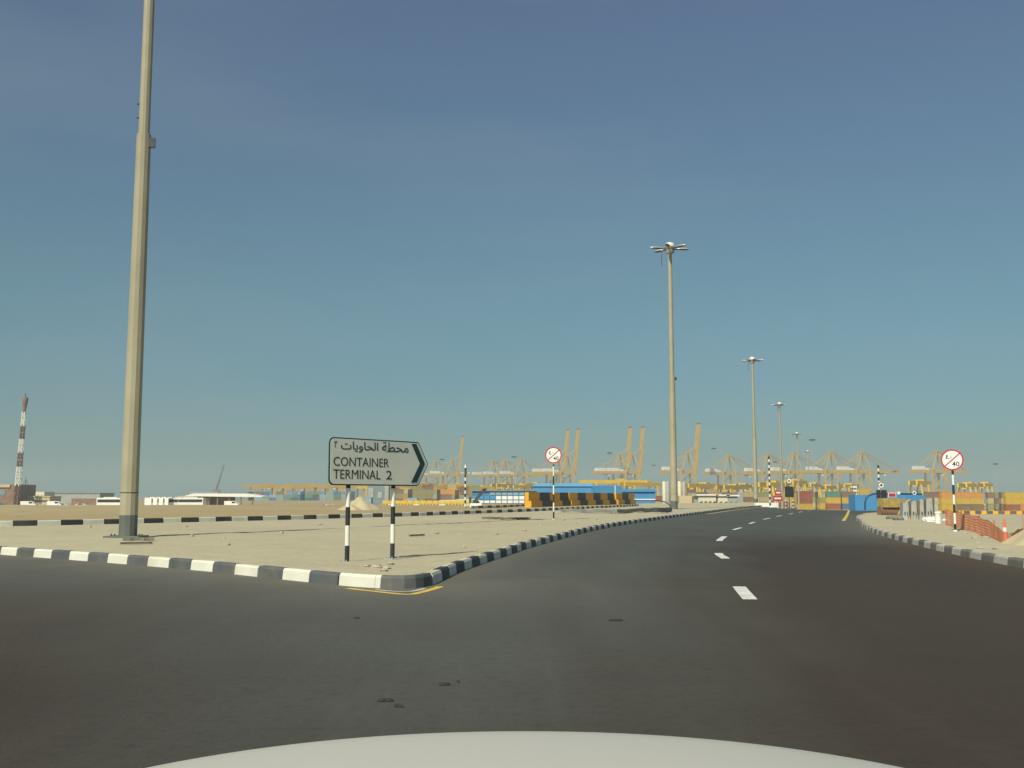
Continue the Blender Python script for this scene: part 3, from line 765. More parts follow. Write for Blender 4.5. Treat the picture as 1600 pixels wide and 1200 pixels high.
# orange netting fence with posts
npts = [G(1478, 822, .15), G(1502, 827, .15), G(1530, 835, .15), G(1553, 843, .15), G(1577, 849, .15), G(1600, 840, .15)]
nf = thing('netting_fence', 'sagging orange plastic mesh fence along the back of the right hand sand verge', 'fence', (npts[0][0], npts[0][1], .15))
b = MB(); o0 = Vector((npts[0][0], npts[0][1]))
tops = [.66, .60, .56, .46, .26, .3]
NP = catmull(npts, .15)
def toph(q):
    tot = 0; best = 0; bd = 1e9
    for i, p in enumerate(npts):
        d = (Vector(p)-q).length
        if d < bd: bd = d; best = i
    return None
lens = [0]
for a, c in zip(npts, npts[1:]): lens.append(lens[-1]+(Vector(c)-Vector(a)).length)
s_ = 0; prev = None
W_ = .008
for q in NP:
    if prev is not None: s_ += (q-prev).length
    hgt = 1.0
    for i in range(len(lens)-1):
        if s_ <= lens[i+1]: hgt = tops[i]+(tops[i+1]-tops[i])*(s_-lens[i])/(lens[i+1]-lens[i]); break
    hgt += .02*math.sin(s_*2.1)
    wob = .02*math.sin(s_*3.7)
    if prev is not None:
        p0 = Vector((prev.x-o0.x, prev.y-o0.y)); p1 = Vector((q.x-o0.x, q.y-o0.y))
        b.cyl((p0.x, p0.y+pw, .0), (p0.x, p0.y+pw*.3, ph), W_, W_, 4, sm=False, cap=False)
        for k in range(7):
            f0 = ph*(k/6)+.01; f1 = hgt*(k/6)+.01
            b.cyl((p0.x, p0.y+pw*(1-.7*k/6), f0), (p1.x, p1.y+wob*(1-.7*k/6), f1), W_*.9, W_*.9, 4, sm=False, cap=False)
    prev = q; ph = hgt; pw = wob
b.build('mesh', M['net'], nf)
for i, p in enumerate(npts):
    if i in (0, 1, 2, 3):
        MB().cyl((p[0]-o0.x, p[1]-o0.y, -.1), (p[0]-o0.x+.03, p[1]-o0.y, tops[i]+.1), .022, n=6).build('stake', M['orange'] if i != 1 else M['wood'], nf)

def cone(label, x, y, s=1.0):
    t = thing('traffic_cone', label, 'traffic cone', (x, y, .15), 0, 'orange traffic cones')
    MB().box((0, 0, .02), (.42*s, .42*s, .05), bev=.01).build('base', M['orange'], t)
    MB().lathe([(.16*s, .04), (.10*s, .38*s)], 16).build('lower_cone', M['orange'], t)
    MB().lathe([(.10*s+.004, .38*s), (.075*s+.004, .56*s)], 16).build('white_band', M['lamp_white'], t)
    MB().lathe([(.075*s, .56*s), (.03*s, .95*s)], 16).build('upper_cone', M['orange'], t)
x, y = G(1554, 843, .15); cone('orange traffic cone with white band standing at the orange netting near the right edge', x-.05, y-.75, .66)
x, y = G(1477, 814, .15)
rock('debris_lump', 'flat pale lump on the sand between the white drum and the netting', 'debris', x, y, .16, .16, M['white'])
# white drum and white bags
x, y = G(1466, 818, .15)
dr = thing('white_drum', 'white plastic drum standing on the sand at the end of the concrete slabs', 'drum', (x, y, .15))
MB().lathe([(.14, 0), (.15, .03), (.135, .25), (.14, .46), (.155, .48), (.155, .52), (.13, .53)], 18).build('drum_body', M['white'], dr)
MB().lathe([(.12, .525), (.12, .54), (.03, .55)], 18).build('lid', M['cream'], dr)
for i, (px, py, s, lab) in enumerate([(1446, 814, .2, 'leftmost low white sack in the heap before the concrete slabs'), (1453, 815, .24, 'middle white sack in the heap left of the white drum'), (1459, 815, .26, 'tallest white sack, touching the white drum')]):
    x, y = G(px, py, .15); rock('white_sack', lab, 'sack', x, y, .16, s, M['white'], 'white sacks by the drum', .75)
# row of upright grey concrete barrier slabs
sl = [G(1412, 812, .15), G(1461, 810.5, .15)]
for i in range(9):
    t_ = i/8; x = sl[0][0]+(sl[1][0]-sl[0][0])*t_; y = sl[0][1]+(sl[1][1]-sl[0][1])*t_+(.4 if i % 2 else 0)
    hh = (.92+.26*t_)
    words = ['first', 'second', 'third', 'fourth', 'fifth', 'sixth', 'seventh', 'eighth', 'ninth'][i]
    t = thing('concrete_barrier', f'{words} grey concrete barrier segment from the left in the upright row behind the sand', 'barrier', (x, y, .13), R(-8+rnd.uniform(-7, 7)), 'upright grey concrete barriers')
    b = MB(); prof = [(-.15, 0), (.15, 0), (.15, .1), (.11, .26), (.08, hh), (-.08, hh), (-.11, .26), (-.15, .1)]
    b.prism(prof, -.5, .5); b.build('barrier_block', M['concrete'] if i % 3 else M['grey'], t)
    MB().box((0, -.51, .36), (.06, .06, .16)).build('lifting_slot', M['dgrey'], t)
# brown ribbed bundle with fallen drum
x, y = G(1393, 804, .15)
t = thing('ribbed_crate', 'yellow brown ribbed load standing behind the nose of the right hand kerb', 'crate', (x, y, .15), R(10))
b = MB(); b.box((0, 0, 1.0), (2.3, 1.1, .75))
for k in range(12): b.box((-1.1+.2*k, -.58, 1.0), (.09, .07, .75)); b.box((-1.1+.2*k, 0, 1.39), (.09, 1.1, .05))
b.build('ribbed_body', M['drum'], t); t.scale = (.70, .7, .78)
b = MB(); b.cyl((-1.3, 0, .3), (1.25, .1, .3), .42, .42, 18)
for k in range(10): b.cyl((-1.25+.26*k, 0, .3), (-1.18+.26*k, 0, .3), .45, .45, 18)
b.build('roller', M['brown'], t)
x, y = G(1397, 807, .15)
t = thing('leaning_beam', 'dark curved beam with yellow edge leaning on the brown ribbed load', 'beam', (x+.1, y-.6, .15), R(6)); t.scale = (.6, .7, .62)
pts = [(0+.16*k, .0, .1+1.5*math.sin(k/8*1.35)) for k in range(9)]
b = MB()
for p, q in zip(pts, pts[1:]): b.bar(p, q, .3, .14)
b.build('beam_body', M['metal_dark'], t)
b = MB()
for p, q in zip(pts, pts[1:]): b.bar((p[0]-.1, p[1], p[2]+.1), (q[0]-.1, q[1], q[2]+.1), .32, .06)
b.build('yellow_edge', M['line_y'], t)
for px, py, s, lab in [(1387, 811, .26, 'dark rubble lump below the curved beam, left piece'), (1400, 813, .3, 'dark rubble lump below the curved beam, nearest the kerb'), (1409, 808, .32, 'brown rubble lump left of the concrete slabs')]:
    x, y = G(px, py, .15); rock('rubble_lump', lab, 'rubble', x, y-.3, .16, s, M['brown'] if 'brown' in lab else M['debris'], 'rubble behind the right kerb nose', .7)
# sand heap at right edge
def heap(name, label, x, y, z, rx, ry, h, m, seed):
    b = MB(); n = 36; L = 12; rr = random.Random(seed); vs = [(0, 0, h)]
    off = [rr.uniform(0, 9) for _ in range(3)]
    for l in range(1, L+1):
        t_ = l/L
        for k in range(n):
            a = 2*PI*k/n; w_ = 1+.14*mn.noise(Vector((math.cos(a)*2+off[0], math.sin(a)*2, t_*2)))+.05*math.sin(5*a+off[1])
            vs.append((rx*t_*w_*math.cos(a), ry*t_*w_*math.sin(a), h*(1-t_)**1.15*(1+.12*mn.noise(Vector((math.cos(a)*3, math.sin(a)*3, l*.5+off[2]))))-.08*(t_ == 1)))
    fs = [[0, 1+k, 1+(k+1) % n] for k in range(n)]
    for l in range(L-1):
        for k in range(n): fs.append([1+l*n+k, 1+(l+1)*n+k, 1+(l+1)*n+(k+1) % n, 1+l*n+(k+1) % n])
    b.add(vs, fs, 0, True)
    return b.build(name, m, None, label=label, cat='heap', loc=(x, y, z))
x, y = G(1655, 853, .15); heap('sand_heap', 'pale sand heap cut off by the right edge of the picture', x, y, .1, 1.45, 1.3, 1.05, M['sandpile'], 2)

# ================================================================== far side of the junction
def PT(px, D): return XD(px, D)
# pale sand heap behind the sign
heap('sand_heap', 'pale pointed sand heap beyond the far kerb behind the arrow sign', PT(562, 82), 82, .25, 1.9, 1.7, 1.12, M['sandpile'], 5)
heap('sand_heap', 'low flat sand heap to the left of the pointed one beyond the kerb', PT(548, 80), 80, .25, 1.1, 1.0, .55, M['sandpile'], 6)
# leaning stanchion on a white block
x = PT(745, 98)
t = thing('leaning_post', 'dark post leaning right out of a white concrete block on the far kerb', 'post', (x, 98, .3))
MB().box((-.1, 0, .2), (1.15, .7, .42), bev=.04).build('block', M['white'], t)
b = MB(); b.bar((-.3, 0, .4), (.75, 0, 1.7), .2, .2); b.bar((-.45, 0, .4), (.5, 0, 1.7), .08, .08); b.box((.75, 0, 1.72), (.4, .2, .2)); b.build('leaning_bar', M['metal_dark'], t)
b = MB(); b.cyl((-.62, 0, 0), (-.62, 0, 1.0), .12, n=8); b.build('stub', M['dgrey'], t)
# row of yellow notched barriers
xa, xb = PT(598, 122), PT(737, 118)
nb = 14
for i in range(nb):
    t_ = (i+.5)/nb; x = xa+(xb-xa)*t_; D = 122-4*t_; L = (xb-xa)/nb*.97
    o_ = ['first', 'second', 'third', 'fourth', 'fifth', 'sixth', 'seventh', 'eighth', 'ninth', 'tenth', 'eleventh', 'twelfth', 'thirteenth', 'last'][i]
    t = thing('zigzag_barrier', f'{o_} low yellow zigzag barrier from the left beyond the far kerb', 'barrier', (x, D, .25), 0, 'low yellow zigzag barriers')
    MB().prism([(-L/2, 0), (L/2, 0), (L/2, .15), (L/2-.03, .62), (-L/2+.03, .62), (-L/2, .15)], -.2, .2).build('barrier_body', M['line_y'], t)
    b = MB()
    for k in range(2):
        c = -L/4+k*L/2; b.prism([(c-L*.2, .03), (c+L*.2, .03), (c, .34)], -.212, -.204)
    b.build('zigzag_marks', M['brown'], t)
    if i % 4 == 1: MB().box((0, -.35, .1), (L*.9, .4, .2)).build('pale_kerbstone', M['cream'], t)
# striped posts
def striped(label, px, D, ytop, ybot, r, n, extra=None, z=None):
    X = PT(px, D); z0 = z if z is not None else ZD(ybot, D); H = ZD(ytop, D)-z0
    t = thing('striped_post', label, 'post', (X, D, z0), 0, 'tall black and white posts')
    b = MB()
    for k in range(n): b.cyl((0, 0, H*k/n), (0, 0, H*(k+1)/n), r, n=10, mi=k % 2, cap=k == n-1)
    b.build('post_tube', [M['post_black'], M['post_white']], t)
    return t, H, z0
t, H, z0 = striped('slim black and white banded post with small cross arm beyond the far kerb', 727, 100, 731, 797, .085, 13)
b = MB(); b.box((0, 0, H*.88), (.9, .1, .06)); b.build('cross_arm', M['post_white'], t)
MB().box((.02, -.1, H*.93), (.22, .14, .6), bev=.02).build('signal_head', M['metal_dark'], t)
MB().cyl((0, 0, H), (0, 0, H+.35), .12, .02, 8).build('cap', M['white'], t)
t, H, z0 = striped('tall black and white banded pole left of the red signs at the road crest', 1203, 128, 713, 790, .10, 17)
t, H, z0 = striped('tall black and white banded pole carrying a black signal box on the right', 1374, 84, 727, 799, .075, 15)
def vz(py, D=84): return ZD(py, D)-z0
MB().box((-.12, -.16, vz(773.5)), (.30, .14, .82), bev=.02).build('signal_box', M['post_black'], t)
MB().box((.32, -.16, vz(772.5)), (.42, .14, .72), bev=.02).build('signal_box', M['post_black'], t)
b = MB(); b.cyl((.12, -.1, vz(758)), (.12, -.18, vz(758)), .21, n=20); b.build('round_sign', M['post_white'], t)
MB().cyl((.12, -.185, vz(758)), (.12, -.2, vz(758)), .09, n=16).build('sign_centre', M['post_black'], t)
MB().box((.12, -.1, vz(754.2)), (.38, .1, .08)).build('visor', M['metal_dark'], t)
rs2 = MB().box((1.0, -.1, vz(773.4)), (.66, .04, .36)).build('sign_border', M['sign_w'], t)
MB().box((1.0, -.13, vz(773.4)), (.56, .02, .27)).build('red_plate', M['red'], rs2)
MB().box((.6, -.06, vz(773.4)), (.5, .04, .04)).build('sign_bracket', M['metal_dark'], t)
# signal box on twin striped legs
D = 118; X = PT(1233, D); z0 = ZD(797, D)
t = thing('signal_post', 'square black signal board with round sign on top between two short striped legs', 'signal', (X, D, z0))
vz = lambda py: ZD(py, D)-z0
b = MB()
for sx in (-.42, .42):
    for k in range(6): b.cyl((sx, 0, .2*k), (sx, 0, .2*k+.2), .06, n=8, mi=k % 2)
b.build('striped_legs', [M['post_black'], M['post_white']], t)
MB().cyl((0, .02, .2), (0, .02, vz(755)), .05, n=8).build('post', M['metal_dark'], t)
MB().box((0, -.06, vz(768.3)), (.95, .12, 1.22), bev=.02).build('signal_board', M['post_black'], t)
MB().cyl((0, -.05, vz(751.5)), (0, -.12, vz(751.5)), .27, n=20).build('round_sign', M['post_white'], t)
MB().cyl((0, -.13, vz(751.5)), (0, -.14, vz(751.5)), .10, n=16).build('sign_centre', M['post_black'], t)
MB().box((0, -.06, vz(748.2)), (.5, .1, .09)).build('visor', M['metal_dark'], t)
# red signs
D = 124
for px, y0, y1, w_, lab in [(1216, 766, 773.5, .75, 'upper small red sign beside the banded pole at the road crest'), (1214.5, 774.5, 783, 1.15, 'lower wide red and pink sign beside the banded pole at the road crest')]:
    X = PT(px, D); z0 = ZD(795, D); t = thing('red_sign', lab, 'road sign', (X, D-(.1 if 'lower' in lab else 0), z0), 0)
    za, zb_ = ZD(y0, D)-z0, ZD(y1, D)-z0
    MB().box((0, 0, (za+zb_)/2), (w_, .05, za-zb_)).build('plate', M['red'], t)
    MB().box((0, -.04, (za+zb_)/2), (w_*.7, .02, (za-zb_)*.3)).build('pale_stripe', M['sign_w'], t)
    MB().cyl((0, .05, 0), (0, .05, za), .04, n=8).build('post', M['post_white'], t)
# pipe rails
def rail(label, pts, r, m):
    p0 = pts[0]; b = MB(); b.tube([(p[0]-p0[0], p[1]-p0[1], p[2]-p0[2]) for p in pts], r, 8)
    return b.build('pipe_rail', m, None, label=label, cat='rail', group='curved pipe rails', loc=p0)
def pp(px, py, D): return (PT(px, D), D, ZD(py, D))
rail('dark blue pipe rail bent into an arch before the blue wall on the right', [pp(1351, 797, 92), pp(1351, 786, 92), pp(1353, 779, 92), pp(1357, 774.5, 92), pp(1363, 772, 92), pp(1371, 771, 92), pp(1400, 771.5, 95), pp(1440, 772, 100)], .08, M['blue_rail'])
rail('dark pipe rail curving down to the foot of the second lamp post', [pp(992, 782, 112), pp(1030, 782.5, 106), pp(1040, 784.5, 104), pp(1046, 789, 102), pp(1048, 793, 101)], .06, M['metal_dark'])
# white pieces on the rail
for px, py, s, lab in [(1403, 770.5, .26, 'small white box fixed on the pipe rail before the blue wall'), (1428, 770.5, .26, 'small white ring fixed on the right part of the pipe rail')]:
    X, D_, Z = pp(px, py, 94); b = MB()
    if 'box' in lab: b.box((0, 0, 0), (s, .2, s), bev=.02)
    else:
        n = 14; ps = [(.15*math.cos(2*PI*k/n), 0, .15*math.sin(2*PI*k/n)) for k in range(n+1)]; b.tube(ps, .045, 6)
    b.build('rail_fitting', M['white'], None, label=lab, cat='fitting', loc=(X, D_-.15, Z))

# ================================================================== buildings
def box_building(name, label, x0, x1, D, ytop, depth, m, zb=None, rz=0, roof=None, wins=None, cat='building', group=None, stripes=None, winm='glass', gable=0):
    X0, X1 = PT(x0, D), PT(x1, D); cx_ = (X0+X1)/2; g = T(cx_, D) if zb is None else zb
    H = ZD(ytop, D)-g; W = X1-X0
    t = thing(name, label, cat, (cx_, D, g), rz, group)
    MB().box((0, depth/2, H/2-.5), (W, depth, H+1)).build('wall', m, t)
    if gable:
        MB().prism([(-W/2-.4, H), (W/2+.4, H), (W/2-W*.06, H+gable), (-W/2+W*.06, H+gable)], -.4, depth+.4).build('roof', roof or m, t)
    elif roof: MB().box((0, depth/2, H+.15), (W+.8, depth+.8, .3)).build('roof', roof, t)
    if wins:
        n, z0, z1, f = wins
        for k in range(n):
            c = -W/2+W*(k+.5)/n
            MB().box((c, -.04, (z0+z1)/2*H), (W/n*f, .1, (z1-z0)*H)).build('window', M[winm], t)
    if stripes:
        for z, mm in stripes: MB().box((0, -.03, z*H), (W, .08, .35)).build('stripe', mm, t)
    return t, W, H
# blue hangars
t, W, H = box_building('blue_hangar', 'long bright blue shed with shallow roof behind the stepped barriers', 832, 930, 300, 760, 22, M['blue'], gable=.9, roof=mat('blue_roof', (.12, .36, .62), .5, .05, .3))
MB().box((W*.17, -.06, H*.75), (3.6, .14, .35)).build('vent_slot', M['blue_d'], t)
t2 = thing('blue_hangar', 'blue shed end block with pale vertical seam, right of the long blue shed', 'building', (PT(951, 298), 298, T(PT(951, 298), 298)), R(14))
Hh = ZD(758.8, 298)-T(PT(951, 298), 298)
MB().box((0, 8, Hh/2-.5), (8.3, 16, Hh+1)).build('wall', M['blue'], t2); MB().box((2.0, -.05, Hh/2), (.25, .12, Hh)).build('seam', M['white'], t2)
t, W, H = box_building('blue_shed', 'small blue cabin with pale roof edge at the right end of the stepped barriers', 980, 1024, 220, 768.5, 10, M['blue'], gable=.6, roof=M['blue'])
for z, mm in ((.22, M['white']), (.34, M['white'])): MB().box((0, -.05, H-1.9+z), (W, .1, .12)).build('stripe', mm, t)
MB().box((-W*.36, -.06, H-.9), (1.3, .12, .7)).build('window', M['dgrey'], t)
# long blue and white building left of barriers
t, W, H = box_building('depot_building', 'long low blue depot with rows of white panels left of the stepped barriers', 738, 838, 230, 767.5, 14, M['blue_d'], roof=M['bluegrey'])
zt_ = H
for row, (ya, yb_, c0) in enumerate(((769.5, 773.5, 'pale'), (775, 780.5, 'mix'), (782, 786, 'white'), (788, 790, 'pink'))):
    z1 = ZD(ya, 230)-T(PT(788, 230), 230); z2 = ZD(yb_, 230)-T(PT(788, 230), 230)
    for k in range(11):
        if row == 0 and k < 3: continue
        mm = {'pale': CONT['pale blue'], 'mix': (M['white'] if k > 3 else M['blue']), 'white': M['white'], 'pink': (M['cream'] if k % 2 else M['brown'])}[c0]
        MB().box((-W/2+W*(k+.5)/11, -.05, (z1+z2)/2), (W/11*.86, .12, z1-z2)).build('panel', mm, t)
# blue wall on the right
t, W, H = box_building('blue_wall', 'large flat blue wall behind the bent pipe rail beyond the road crest', 1336, 1446, 150, 773.0, 3, M['blue'], cat='building')
# cream cabins
for x0, x1, yt, lab in [(1091, 1119, 774.5, 'left cream cabin with dark marks on its wall, left of the third lamp post'), (1121.5, 1137, 775, 'middle cream cabin in the row of three before the brown stacks'),
                        (1137.5, 1152, 775.5, 'right greyish cabin in the row of three before the brown stacks')]:
    t, W, H = box_building('site_cabin', lab, x0, x1, 210, yt, 5, M['cream'] if 'cream' in lab else M['grey'], roof=M['white'], group='site cabins in a row')
    for k in range(max(2, int((x1-x0)/6))):
        n = max(2, int((x1-x0)/6)); c = -W/2+W*(k+.5)/n
        b = MB(); b.bar((c-.3, -.05, H-1.5), (c+.2, -.05, H-1.15), .05, .16); b.box((c+.2, -.05, H-1.25), (.35, .08, .22)); b.build('window', M['dgrey'], t)
box_building('grey_hut', 'plain tall grey hut standing right of the row of cabins', 1152.5, 1161, 215, 769, 4, M['grey'])
box_building('tan_tank', 'yellowish box shaped tank left of the cabins beside the second lamp post', 1061, 1081, 200, 774.5, 5, M['tan'])
# silos
for i, px in enumerate((1038, 1043.5, 1062, 1069)):
    D = 320; X = PT(px, D); g = T(X, D); H = ZD(752, D)-g
    t = thing('silo', ['pale silo furthest left, behind the second lamp post', 'pale silo touching the left side of the second lamp post', 'pale silo just right of the second lamp post', 'pale silo furthest right, above the tan tank'][i], 'silo', (X, D, g), 0, 'pale silos behind the second lamp post')
    b = MB(); b.lathe([(.55, 0), (.58, H*.35), (.58, H-.3), (.3, H)], 14); b.build('silo_tank', M['grey'] if i % 2 else M['cream'], t)
    MB().lathe([(.6, H*.34), (.62, H*.36), (.6, H*.38)], 14).build('ring', M['metal'], t)
# white low block by pole three
t, W, H = box_building('white_barrier_block', 'long low white block lying at the end of the island kerb', 1180, 1216, 136, 785.5, 1.0, M['white'], zb=0, cat='barrier')
# blue grey tower and panels behind the arrow sign
t, W, H = box_building('office_block', 'blue grey office block seen below the arrow sign between its posts', 574, 601, 420, 757, 12, M['bluegrey'], roof=M['dgrey'])
MB().box((-W*.3, -.1, H*.62), (W*.3, .15, H*.45)).build('pale_panel', M['grey'], t); MB().box((W*.22, -.1, H*.5), (W*.25, .15, H*.3)).build('pale_panel', M['grey'], t)
box_building('pale_hut', 'pale blue hut at the foot of the blue grey office block', 565, 580, 380, 777.5, 5, CONT['pale blue'])
for x0, x1, yt, lab in [(601, 607, 758, 'narrow grey tower right of the blue grey office block'), (637, 652, 778, 'small pale van shaped cabin right of the second sign post')]:
    box_building('small_block', lab, x0, x1, 330, yt, 4, M['grey'] if 'tower' in lab else CONT['pale blue'])

# left skyline
t, W, H = box_building('factory_block', 'dusty brown factory block at the left edge below the red and white mast', -12, 27, 470, 757, 18, M['brown'])
MB().box((-W*.15, -.3, H*.93), (W*.7, .6, H*.14)).build('pale_band', M['tan'], t)
b = MB(); b.box((-W*.12, -.1, H*.6), (W*.25, .2, H*.3)); b.build('opening', M['bluegrey'], t)
t, W, H = box_building('low_shed', 'long low pale shed with flat roof beyond the sand on the left', 22, 78, 480, 776, 12, M['tan'], roof=M['cream'])
MB().box((0, -.1, H*.45), (W*.9, .15, H*.2)).build('opening', M['dgrey'], t)
box_building('white_house', 'small white two storey house behind the low pale shed on the left', 49, 69, 520, 768.5, 12, M['cream'], wins=(3, .55, .7, .4))
box_building('long_warehouse', 'very long low grey green warehouse on the left horizon', 68, 156, 560, 771, 20, M['grey'], roof=M['bluegrey'])
box_building('dark_wall', 'dark brown wall left of the white buses on the horizon', 112, 158, 462, 779, 3, M['brown'])
t, W, H = box_building('low_store', 'low tan store at the left of the white canopy', 280, 316, 520, 776, 12, M['tan'], roof=M['cream'])
t, W, H = box_building('horizon_block', 'low bluish block row on the horizon behind the canopy, left', 297, 340, 900, 769, 20, M['grey'], wins=(5, .6, .85, .5))
t, W, H = box_building('horizon_block', 'low bluish block row on the horizon behind the canopy, right', 341, 388, 900, 768.5, 20, M['bluegrey'], wins=(6, .6, .85, .5))
# canopy
D = 440; X = PT(350, D); g = T(X, D)
t = thing('canopy', 'wide thin white canopy roof with slanting ends beyond the sand field', 'canopy', (X, D, g))
zc = ZD(773.5, D)-g
b = MB(); b.prism([(-16.5, zc-.2), (-13, zc+.65), (9, zc+.65), (16.5, zc-.6), (16.3, zc-.9), (-16.4, zc-.5)], 0, 14); b.build('canopy_roof', M['white'], t)
for k in range(6): MB().box((-13+5*k, 1, zc/2), (.5, .5, zc)).build('column', M['brown'], t)
MB().box((-6, 8, zc*.45), (16, 5, zc*.9)).build('back_wall', M['brown'], t)
MB().box((-9, 4, zc*.4), (4, 4, zc*.75)).build('kiosk', M['tan'], t)

# vehicles
def make_bus(label, x, y, z, rz, L=11.0, group='buses and coaches beyond the sand field'):
    t = thing('bus', label, 'bus', (x, y, z), rz, group)
    MB().box((0, 0, 1.75), (L, 2.5, 2.7), bev=.12).build('body', M['white'], t)
    MB().box((0, 0, 2.2), (L-.5, 2.54, .85)).build('window_band', M['glass'], t)
    MB().box((0, 0, 3.2), (L*.5, 1.6, .25)).build('roof_unit', M['cream'], t)
    for dx in (-L*.32, L*.32):
        for s_ in (-1, 1): MB().cyl((dx, s_*1.0, .5), (dx, s_*1.27, .5), .5, n=12).build('wheel', M['rubber'], t)
    return t
def gz(px, D): return max(T(PT(px, D), D)+.05, -99)
LIFT = .9
bus0 = make_bus('white coach side on, just left of the near lamp post on the horizon', PT(174, 300), 300, T(PT(174, 300), 300)+.3, 0, 7.5)
k = 0
for px, a, lab in [(245, 68, 'first white bus of the angled row right of the near lamp post'), (254, 68, 'second white bus of the angled row right of the near lamp post'), (263, 68, 'third white bus of the angled row right of the near lamp post'),
                   (272, 66, 'fourth white bus, in the middle of the angled row on the horizon'), (284, 20, 'white bus with broad side at the right end of the angled row'), (299, 5, 'white bus side on, last one before the canopy')]:
    dup(bus0, lab, (PT(px, 310), 310, T(PT(px, 310), 310)+.3), R(a))
def make_car(label, x, y, z, rz, m, kind='car', group='small cars beyond the sand field'):
    t = thing('parked_car' if kind == 'car' else 'parked_van', label, kind, (x, y, z), rz, group)
    prof = [(-2.1, .35), (-2.15, .8), (-1.6, .95), (-1.0, 1.45), (.6, 1.48), (1.2, 1.0), (2.1, .85), (2.15, .35)] if kind == 'car' else [(-2.4, .4), (-2.4, 2.1), (1.2, 2.15), (1.9, 1.3), (2.5, 1.1), (2.5, .4)]
    MB().prism(prof, -.85, .85).build('body', m, t)
    wp = [(-.95, .98), (-.8, 1.38), (.5, 1.4), (.95, 1.02)] if kind == 'car' else [(.3, 1.4), (.3, 1.95), (1.2, 1.95), (1.6, 1.4)]
    MB().prism(wp, -.88, .88).build('windows', M['glass'], t)
    for dx in (-1.35, 1.35):
        for s_ in (-1, 1): MB().cyl((dx, s_*.6, .33), (dx, s_*.88, .33), .33, n=12).build('wheel', M['rubber'], t)
    return t
make_car('small white and red car driving beyond the sand field left of the sign post', PT(516, 250), 250, T(PT(516, 250), 250)+.3, R(20), M['white'])
make_car('dark red car close behind the small white car beyond the field', PT(512.5, 262), 262, T(PT(512.5, 262), 262)+.3, R(10), M['red'])
for px, D, kd, lab in [(87, 330, 'van', 'white van before the long warehouse, left one of two'), (98, 330, 'car', 'white car to the right of two vehicles before the long warehouse'), (46, 330, 'van', 'white van before the low pale shed'),
                       (58, 335, 'car', 'pale car before the low pale shed, right of a van'), (128, 330, 'car', 'pale car before the dark brown wall'), (5, 330, 'car', 'pale green car at the left edge of the horizon'),
                       (363, 340, 'van', 'white van parked under the canopy'), (300, 345, 'car', 'white car left of the canopy'),
                       (707, 190, 'van', 'white van behind the zigzag barriers, left of the banded post'), (718, 185, 'car', 'grey car behind the zigzag barriers beside the white van'), (735, 180, 'van', 'pale van behind the zigzag barriers, right of the banded post'),
                       (666, 190, 'car', 'pale car behind the middle of the zigzag barriers')]:
    make_car(lab, PT(px, D), D, T(PT(px, D), D)+.2, R(rnd.uniform(-15, 15)), M['white'] if 'white' in lab else (M['grey'] if 'grey' in lab else CONT['pale green'] if 'green' in lab else M['cream']), kd)

# red and white mast
D = 470; X = PT(26, D); g = T(X, D)
t = thing('radio_mast', 'tall red and white banded radio mast leaning slightly on the left horizon', 'mast', (X, D, g))
t.rotation_euler = (0, R(2.0), 0)
Hm = ZD(618, D)-g; b = MB()
segs = [(0, .10, 0), (.10, .155, 1), (.155, .30, 0) if False else (.155, .235, 0), (.235, .385, 1), (.385, .50, 0), (.50, .64, 1), (.64, .765, 0), (.765, .84, 1)]
segs = [(0, .17, 0), (.17, .235, 1), (.235, .345, 1), (.345, .475, 0), (.475, .60, 1), (.60, .72, 0), (.72, .85, 1)]
def rad(f): return .95-.4*f
for f0, f1, mi in segs:
    for sx, sy in ((-1, -1), (1, -1), (1, 1), (-1, 1)):
        b.cyl((sx*rad(f0), sy*rad(f0), Hm*f0), (sx*rad(f1), sy*rad(f1), Hm*f1), .2, .18, 5, mi, sm=False)
    nb_ = max(1, int((f1-f0)*Hm/2.2))
    for k in range(nb_):
        fa = f0+(f1-f0)*k/nb_; fb = f0+(f1-f0)*(k+1)/nb_; ra, rb_ = rad(fa), rad(fb)
        for (sx, sy), (tx, ty) in (((-1, -1), (1, -1)), ((1, -1), (1, 1)), ((1, 1), (-1, 1)), ((-1, 1), (-1, -1))):
            b.cyl((sx*ra, sy*ra, Hm*fa), (tx*rb_, ty*rb_, Hm*fb), .13, .13, 4, mi, sm=False)
            b.cyl((tx*ra, ty*ra, Hm*fa), (sx*rb_, sy*rb_, Hm*fb), .13, .13, 4, mi, sm=False)
b.build('lattice', [M['mast_red'], M['white']], t)
b = MB(); b.lathe([(.5, Hm*.84), (.7, Hm*.87), (1.15, Hm*.93), (1.35, Hm*.975), (.8, Hm*.985)], 10); b.build('antenna_cluster', M['mast_red'], t)
MB().cyl((0, 0, Hm*.98), (0, 0, Hm*1.02), .25, n=6).build('tip', M['metal_dark'], t)
t = thing('crane_jib', 'thin slanting crane jib far away above the canopy', 'crane', (PT(338, 1300), 1300, T(PT(338, 1300), 1300)))
zt2 = ZD(726, 1300)-t.location.z; zb2 = 12
b = MB(); dx = PT(349, 1300)-PT(338, 1300)
b.cyl((-.8, 0, zb2), (dx-.8, 0, zt2), .45, .2, 4, sm=False); b.cyl((.8, 0, zb2), (dx, 0, zt2), .45, .2, 4, sm=False)
for k in range(14):
    f = k/14; b.cyl((-.8+dx*f, 0, zb2+(zt2-zb2)*f), (.8+dx*(f+.06), 0, zb2+(zt2-zb2)*(f+.06)), .18, n=4, sm=False)
b.build('jib', M['dgrey'], t); MB().box((0, 0, 6), (8, 5, 12)).build('crane_house', M['brown'], t)
t = thing('guyed_mast', 'thin grey guyed mast right of the red and white mast', 'mast', (PT(39, 480), 480, T(PT(39, 480), 480)))
